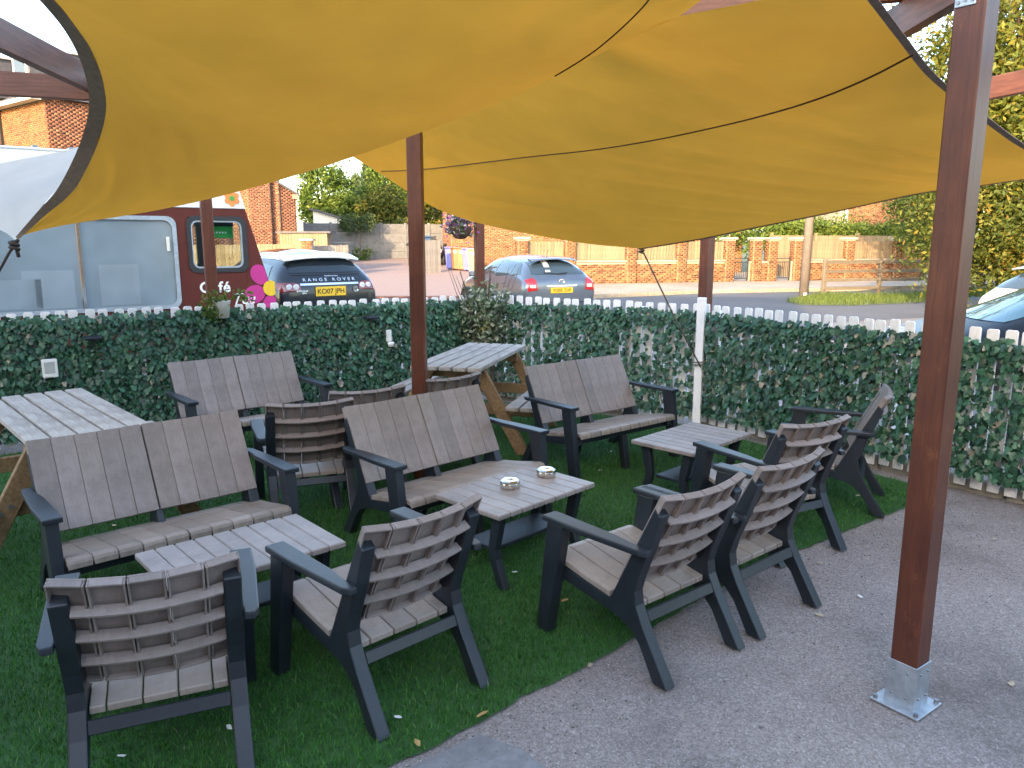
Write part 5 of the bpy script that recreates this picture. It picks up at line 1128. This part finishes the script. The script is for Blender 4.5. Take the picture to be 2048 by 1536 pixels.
board_fence('board_fence', aty(845, 545, 34.0), aty(884, 545, 34.8), 1.5, 'fence_grey', 'grey-brown board gate left of the orange brick house')
def bin_(x, y, mat, lb):
    b = empty('wheelie_bin', (x, y, rise(x, y)), R(-12)); tag(b, lb, 'bin', 'wheelie bins'); V = [(-.22, -.26, .06), (.22, -.26, .06), (.22, .22, .06), (-.22, .22, .06), (-.28, -.33, 1.0), (.28, -.33, 1.0), (.28, .30, 1.0), (-.28, .30, 1.0)]
    MB().add(V, [(0, 3, 2, 1), (4, 5, 6, 7), (0, 1, 5, 4), (1, 2, 6, 5), (2, 3, 7, 6), (3, 0, 4, 7)]).build('body', mat, b, .02); MB().box((0, -.02, 1.035), (.6, .72, .06)).build('lid', mat, b, .02); MB().tube([(-.22, .36, .95), (.22, .36, .95)], .018, 6).build('handle', mat, b)
    for s_ in (-1, 1): MB().lathe([(0, -.03), (.1, -.03), (.1, .03), (0, .03)], (s_ * .24, .24, .1), 14, 'X').build('wheel', 'rubber', b)
    MB().box((0, -.335, .85), (.2, .01, .12), rx=R(4)).build('label_sticker', 'sticker', b)
for i, (px_, mat, lb) in enumerate(((905, 'bin_blue', 'leftmost blue wheelie bin before the orange brick house'), (916, 'bin_brown', 'first brown wheelie bin, next to the leftmost blue bin'), (928, 'bin_brown', 'second brown wheelie bin between the brown and blue ones'), (940, 'bin_blue', 'blue wheelie bin beside the corner post'), (950, 'bin_yellow', 'yellowish wheelie bin mostly behind the corner post'))):
    p_ = aty(px_, 540, 36.5 - i * .25); bin_(p_.x, p_.y, mat, lb)

# --- tall house far left
la = aty(97, 300, 30); la.z = -.1; lh = empty('brick_house', la); tag(lh, 'tall brick house with slate roof and dormers at the upper left', 'house')
aL = R(205); LH = 9.0
# lit face runs from the corner to the left and away
dl = Vector((-.80, .60, 0)); a1 = math.atan2(-dl.y, -dl.x)
hol = [(LH - 1.5, LH - .95, 3.6, 4.7), (LH - 3.2, LH - 2.5, 3.5, 4.6), (LH - 6.8, LH - 6, 3.4, 4.5)]
mt = brickwork(lh, dl * LH, a1, LH, 7.0, mat='buff_brick', holes=hol, hi=.8); wall_core(lh, mt, LH, 7.0, .25, hol)
for h_ in hol: window(lh, mt, *h_, div=1, lintel='render_cream')
dr_ = Vector((.60, .80, 0)); mt2 = brickwork(lh, Vector((0, 0, 0)), math.atan2(dr_.y, dr_.x), 7.5, 7.3); wall_core(lh, mt2, 7.5, 7.3, .25)
MB().box((LH - 3.9, -.06, 3.5), (.10, .10, 7), m=mt).build('downpipe', 'iron', lh)
MB().box((LH - 5.0, -.28, 3.55), (1.5, .5, 7.1), m=mt).build('bay_wall', 'mortar', lh); brickwork(lh, mt @ Vector((LH - 5.75, -.53, 0)), a1, 1.5, 7.1, 'bay_bricks', 'buff_brick'); brickwork(lh, mt @ Vector((LH - 4.25, -.53, 0)), a1 + R(90), .5, 7.1, 'bay_bricks', 'buff_brick')
MB().box((LH / 2, -.30, 7.06), (LH + .3, .35, .14), m=mt).build('gutter', 'upvc', lh)
m = MB(); V = [mt @ Vector(v) for v in ((-.3, -.4, 7.1), (LH + .25, -.4, 7.1), (LH - 1.0, 3.2, 9.3), (-.3, 3.2, 9.3), (LH + .25, 7.2, 7.1), (-.3, 7.2, 7.1))]; m.add(V, [(0, 1, 2, 3), (1, 4, 2), (2, 4, 5, 3), (0, 3, 5), (0, 5, 4, 1)]).build('roof', 'roof_slate', lh)
for xx in (LH - 1.6, LH - 4.6):
    d_ = MB().box((xx, 1.0, 8.25), (1.5, 2.0, 1.5), m=mt).build('dormer', 'roof_slate', lh); MB().box((xx, -.02, 8.25), (1.2, .05, 1.25), m=mt).build('dormer_window', 'upvc', d_); MB().box((xx, -.055, 8.25), (.9, .02, .95), m=mt).build('pane', 'house_glass', d_); MB().box((xx, .9, 9.04), (1.75, 2.3, .08), m=mt).build('dormer_roof', 'upvc', d_)

# --- trees
def tree(name, base, trunk_h, r0, clumps, nper, size, mat, label, spread, cfun=None, group=None, nbr=14):
    t = empty(name, base); tag(t, label, 'tree', group); tr_ = MB(); tr_.tube([(0, 0, 0), (.1, 0, trunk_h * .4), (-.05, .1, trunk_h * .75), (.05, 0, trunk_h)], [r0, r0 * .8, r0 * .55, r0 * .25], 8)
    for i in rng.choice(len(clumps), min(nbr, len(clumps)), replace=False):
        c_ = Vector(clumps[i]); z_ = min(max(c_.z * rng.uniform(.5, .75), trunk_h * .25), trunk_h * .95); tr_.tube([(0, 0, z_), (c_.x * .5, c_.y * .5, (z_ + c_.z) / 2 + .1), tuple(c_)], [r0 * .35, r0 * .2, r0 * .06], 5)
    tr_.build('trunk', 'bark', t, smooth=True); leaf_cloud('crown', clumps, nper, size, mat, t, spread, cfun); return t
def ell(n_, rx, ry, rz, cz, shell=.5):
    d = rng.normal(0, 1, (n_, 3)); d /= np.linalg.norm(d, axis=1)[:, None]; r_ = shell + (1 - shell) * rng.uniform(0, 1, n_) ** .6; P_ = d * r_[:, None] * [rx, ry, rz]; P_[:, 2] += cz; return P_
def cone(n_, r_, h_, z0=.5):
    t = rng.uniform(0, 1, n_) ** .8; a = rng.uniform(0, 6.28, n_); rr_ = r_ * (1 - t) * rng.uniform(.6, 1.05, n_) + .1; return np.stack([rr_ * np.cos(a), rr_ * np.sin(a), z0 + t * (h_ - z0)], 1)
G = 'trees beyond the driveway'
b_ = zt(aty(652, 440, 56)); tree('leafy_tree', b_, 4.5, .2, ell(170, 1.9, 1.7, 2.5, 3.7), 44, .14, 'tree_green', 'rounded bright green tree right of the brick gable house', (.25, .25, .25), group=G)
b_ = zt(aty(692, 440, 54)); tree('leafy_tree', b_, 2.5, .15, ell(90, 1.3, 1.2, 1.5, 2.3), 40, .13, 'hedge_leaf', 'small yellow-green tree above the white garage', (.22, .22, .22), group=G)
b_ = zt(aty(745, 440, 62)); tree('conifer', b_, 6.5, .2, cone(190, 2.2, 6.9), 40, .14, 'conifer', 'pointed dark conifer in the middle of the sky gap', (.2, .2, .2), group=G)
b_ = zt(aty(715, 440, 64)); tree('conifer', b_, 5, .2, cone(90, 1.0, 5.6), 40, .12, 'conifer', 'slim conifer left of the pointed one', (.16, .16, .2), group=G)
b_ = zt(aty(790, 440, 60)); tree('leafy_tree', b_, 5.4, .2, ell(200, 2.5, 2.2, 2.9, 3.7), 44, .14, 'tree_green', 'broad green tree left of the central post', (.28, .28, .28), group=G)
b_ = zt(aty(768, 440, 53)); tree('leafy_tree', b_, 3.0, .15, ell(150, 1.7, 1.5, 1.7, 2.5), 44, .12, 'autumn', 'golden bush tree above the concrete fence', (.22, .22, .22), group=G)
b_ = zt(aty(868, 440, 60)); tree('leafy_tree', b_, 5.0, .2, ell(180, 2.6, 2.0, 2.6, 3.2), 44, .14, 'autumn', 'yellow-green tree right of the central post', (.28, .28, .28), group=G)
b_ = zt(aty(850, 440, 70)); tree('leafy_tree', b_, 7.0, .25, ell(160, 3.6, 2.5, 3.2, 4.5), 44, .18, 'conifer', 'dark tree far behind the central post', (.35, .35, .35), group=G)
# right-hand trees
GR = 'trees on the right'
acf = lambda P_: np.clip(rng.beta(2, 2, len(P_)) * .8 + .12, 0, 1)
b_ = aty(2010, 540, 22); b_.z = 0; cl = np.concatenate([ell(150, 3.4, 2.4, 4.2, 7.2, .25), ell(60, 2.2, 1.6, 1.6, 4.0, .3)]); tree('broadleaf_tree', b_, 10.5, .22, cl, 210, .095, 'autumn', 'tall yellow-green tree filling the upper right corner', (.42, .42, .42), acf, GR, 40)
b_ = aty(2060, 540, 20.5); b_.z = 0; tree('leafy_tree', b_, 3.6, .2, ell(330, 3.3, 1.6, 2.0, 2.3, .3), 110, .07, 'autumn', 'dense rounded bushy tree above the post-and-rail fence', (.28, .28, .28), lambda P_: np.clip(rng.beta(2, 3, len(P_)) + .25 * (np.sin(P_[:, 0] * 2.1) * np.sin(P_[:, 2] * 2.7 + 1) > .45), 0, 1), GR)
b_ = aty(1850, 500, 33); b_.z = 0; tree('leafy_tree', b_, 4.0, .2, ell(120, 1.5, 1.5, 1.8, 2.7, .35), 30, .10, 'hedge_leaf', 'green tree left of the foreground post beside the brick house', (.25, .25, .25), None, GR)
b_ = aty(2300, 500, 30); b_.z = 0; tree('leafy_tree', b_, 9.0, .3, ell(160, 4.0, 3, 4.5, 6.5, .35), 30, .13, 'tree_green', 'tree partly out of frame at the right', (.4, .4, .4), None, GR)

# ================================================================== THE PUB BEHIND THE CAMERA (it casts the terrace's shade)
pub = empty('pub_building', (-11.5, -4.2, 0)); tag(pub, 'two-storey brick pub behind the terrace that shades it', 'building')
def block(x0, x1, y0, y1, h_, rh, nm):
    mt = Matrix.Translation((x0 + 11.5, y0 + 4.2, 0)); L, D = x1 - x0, y1 - y0
    for c_, d_ in (((L / 2, D - .15, h_ / 2), (L, .3, h_)), ((L / 2, .15, h_ / 2), (L, .3, h_)), ((.15, D / 2, h_ / 2), (.3, D - .62, h_)), ((L - .15, D / 2, h_ / 2), (.3, D - .62, h_))): MB().box(c_, d_, m=mt).build('wall', 'buff_wall', pub)
    m = MB(); V = [mt @ Vector(v) for v in ((-.3, -.3, h_), (L + .02, -.3, h_), (L + .02, D / 2, h_ + rh), (-.3, D / 2, h_ + rh), (L + .02, D + .3, h_), (-.3, D + .3, h_))]; m.add(V, [(0, 1, 2, 3), (3, 2, 4, 5), (1, 4, 2), (0, 3, 5), (0, 5, 4, 1)]).build('roof', 'roof_slate', pub)
    for i in range(int(L / 3)):
        for z in ([1.0, 3.9] if h_ > 5 else [1.0]):
            w_ = MB().box((1.5 + i * 3, D + .01, z + .7), (1.2, .06, 1.4), m=mt).build('window', 'upvc', pub); MB().box((1.5 + i * 3, D + .045, z + .7), (1.05, .02, 1.25), m=mt).build('pane', 'house_glass', w_)
simple('buff_wall', (.42, .26, .16), .85, var=.2, scale=6)
block(-22, -3.5, -10.5, -4.2, 5.9, 3.4, 'main'); block(-3.47, 12.5, -9.0, -4.2, 3.0, 2.45, 'wing')
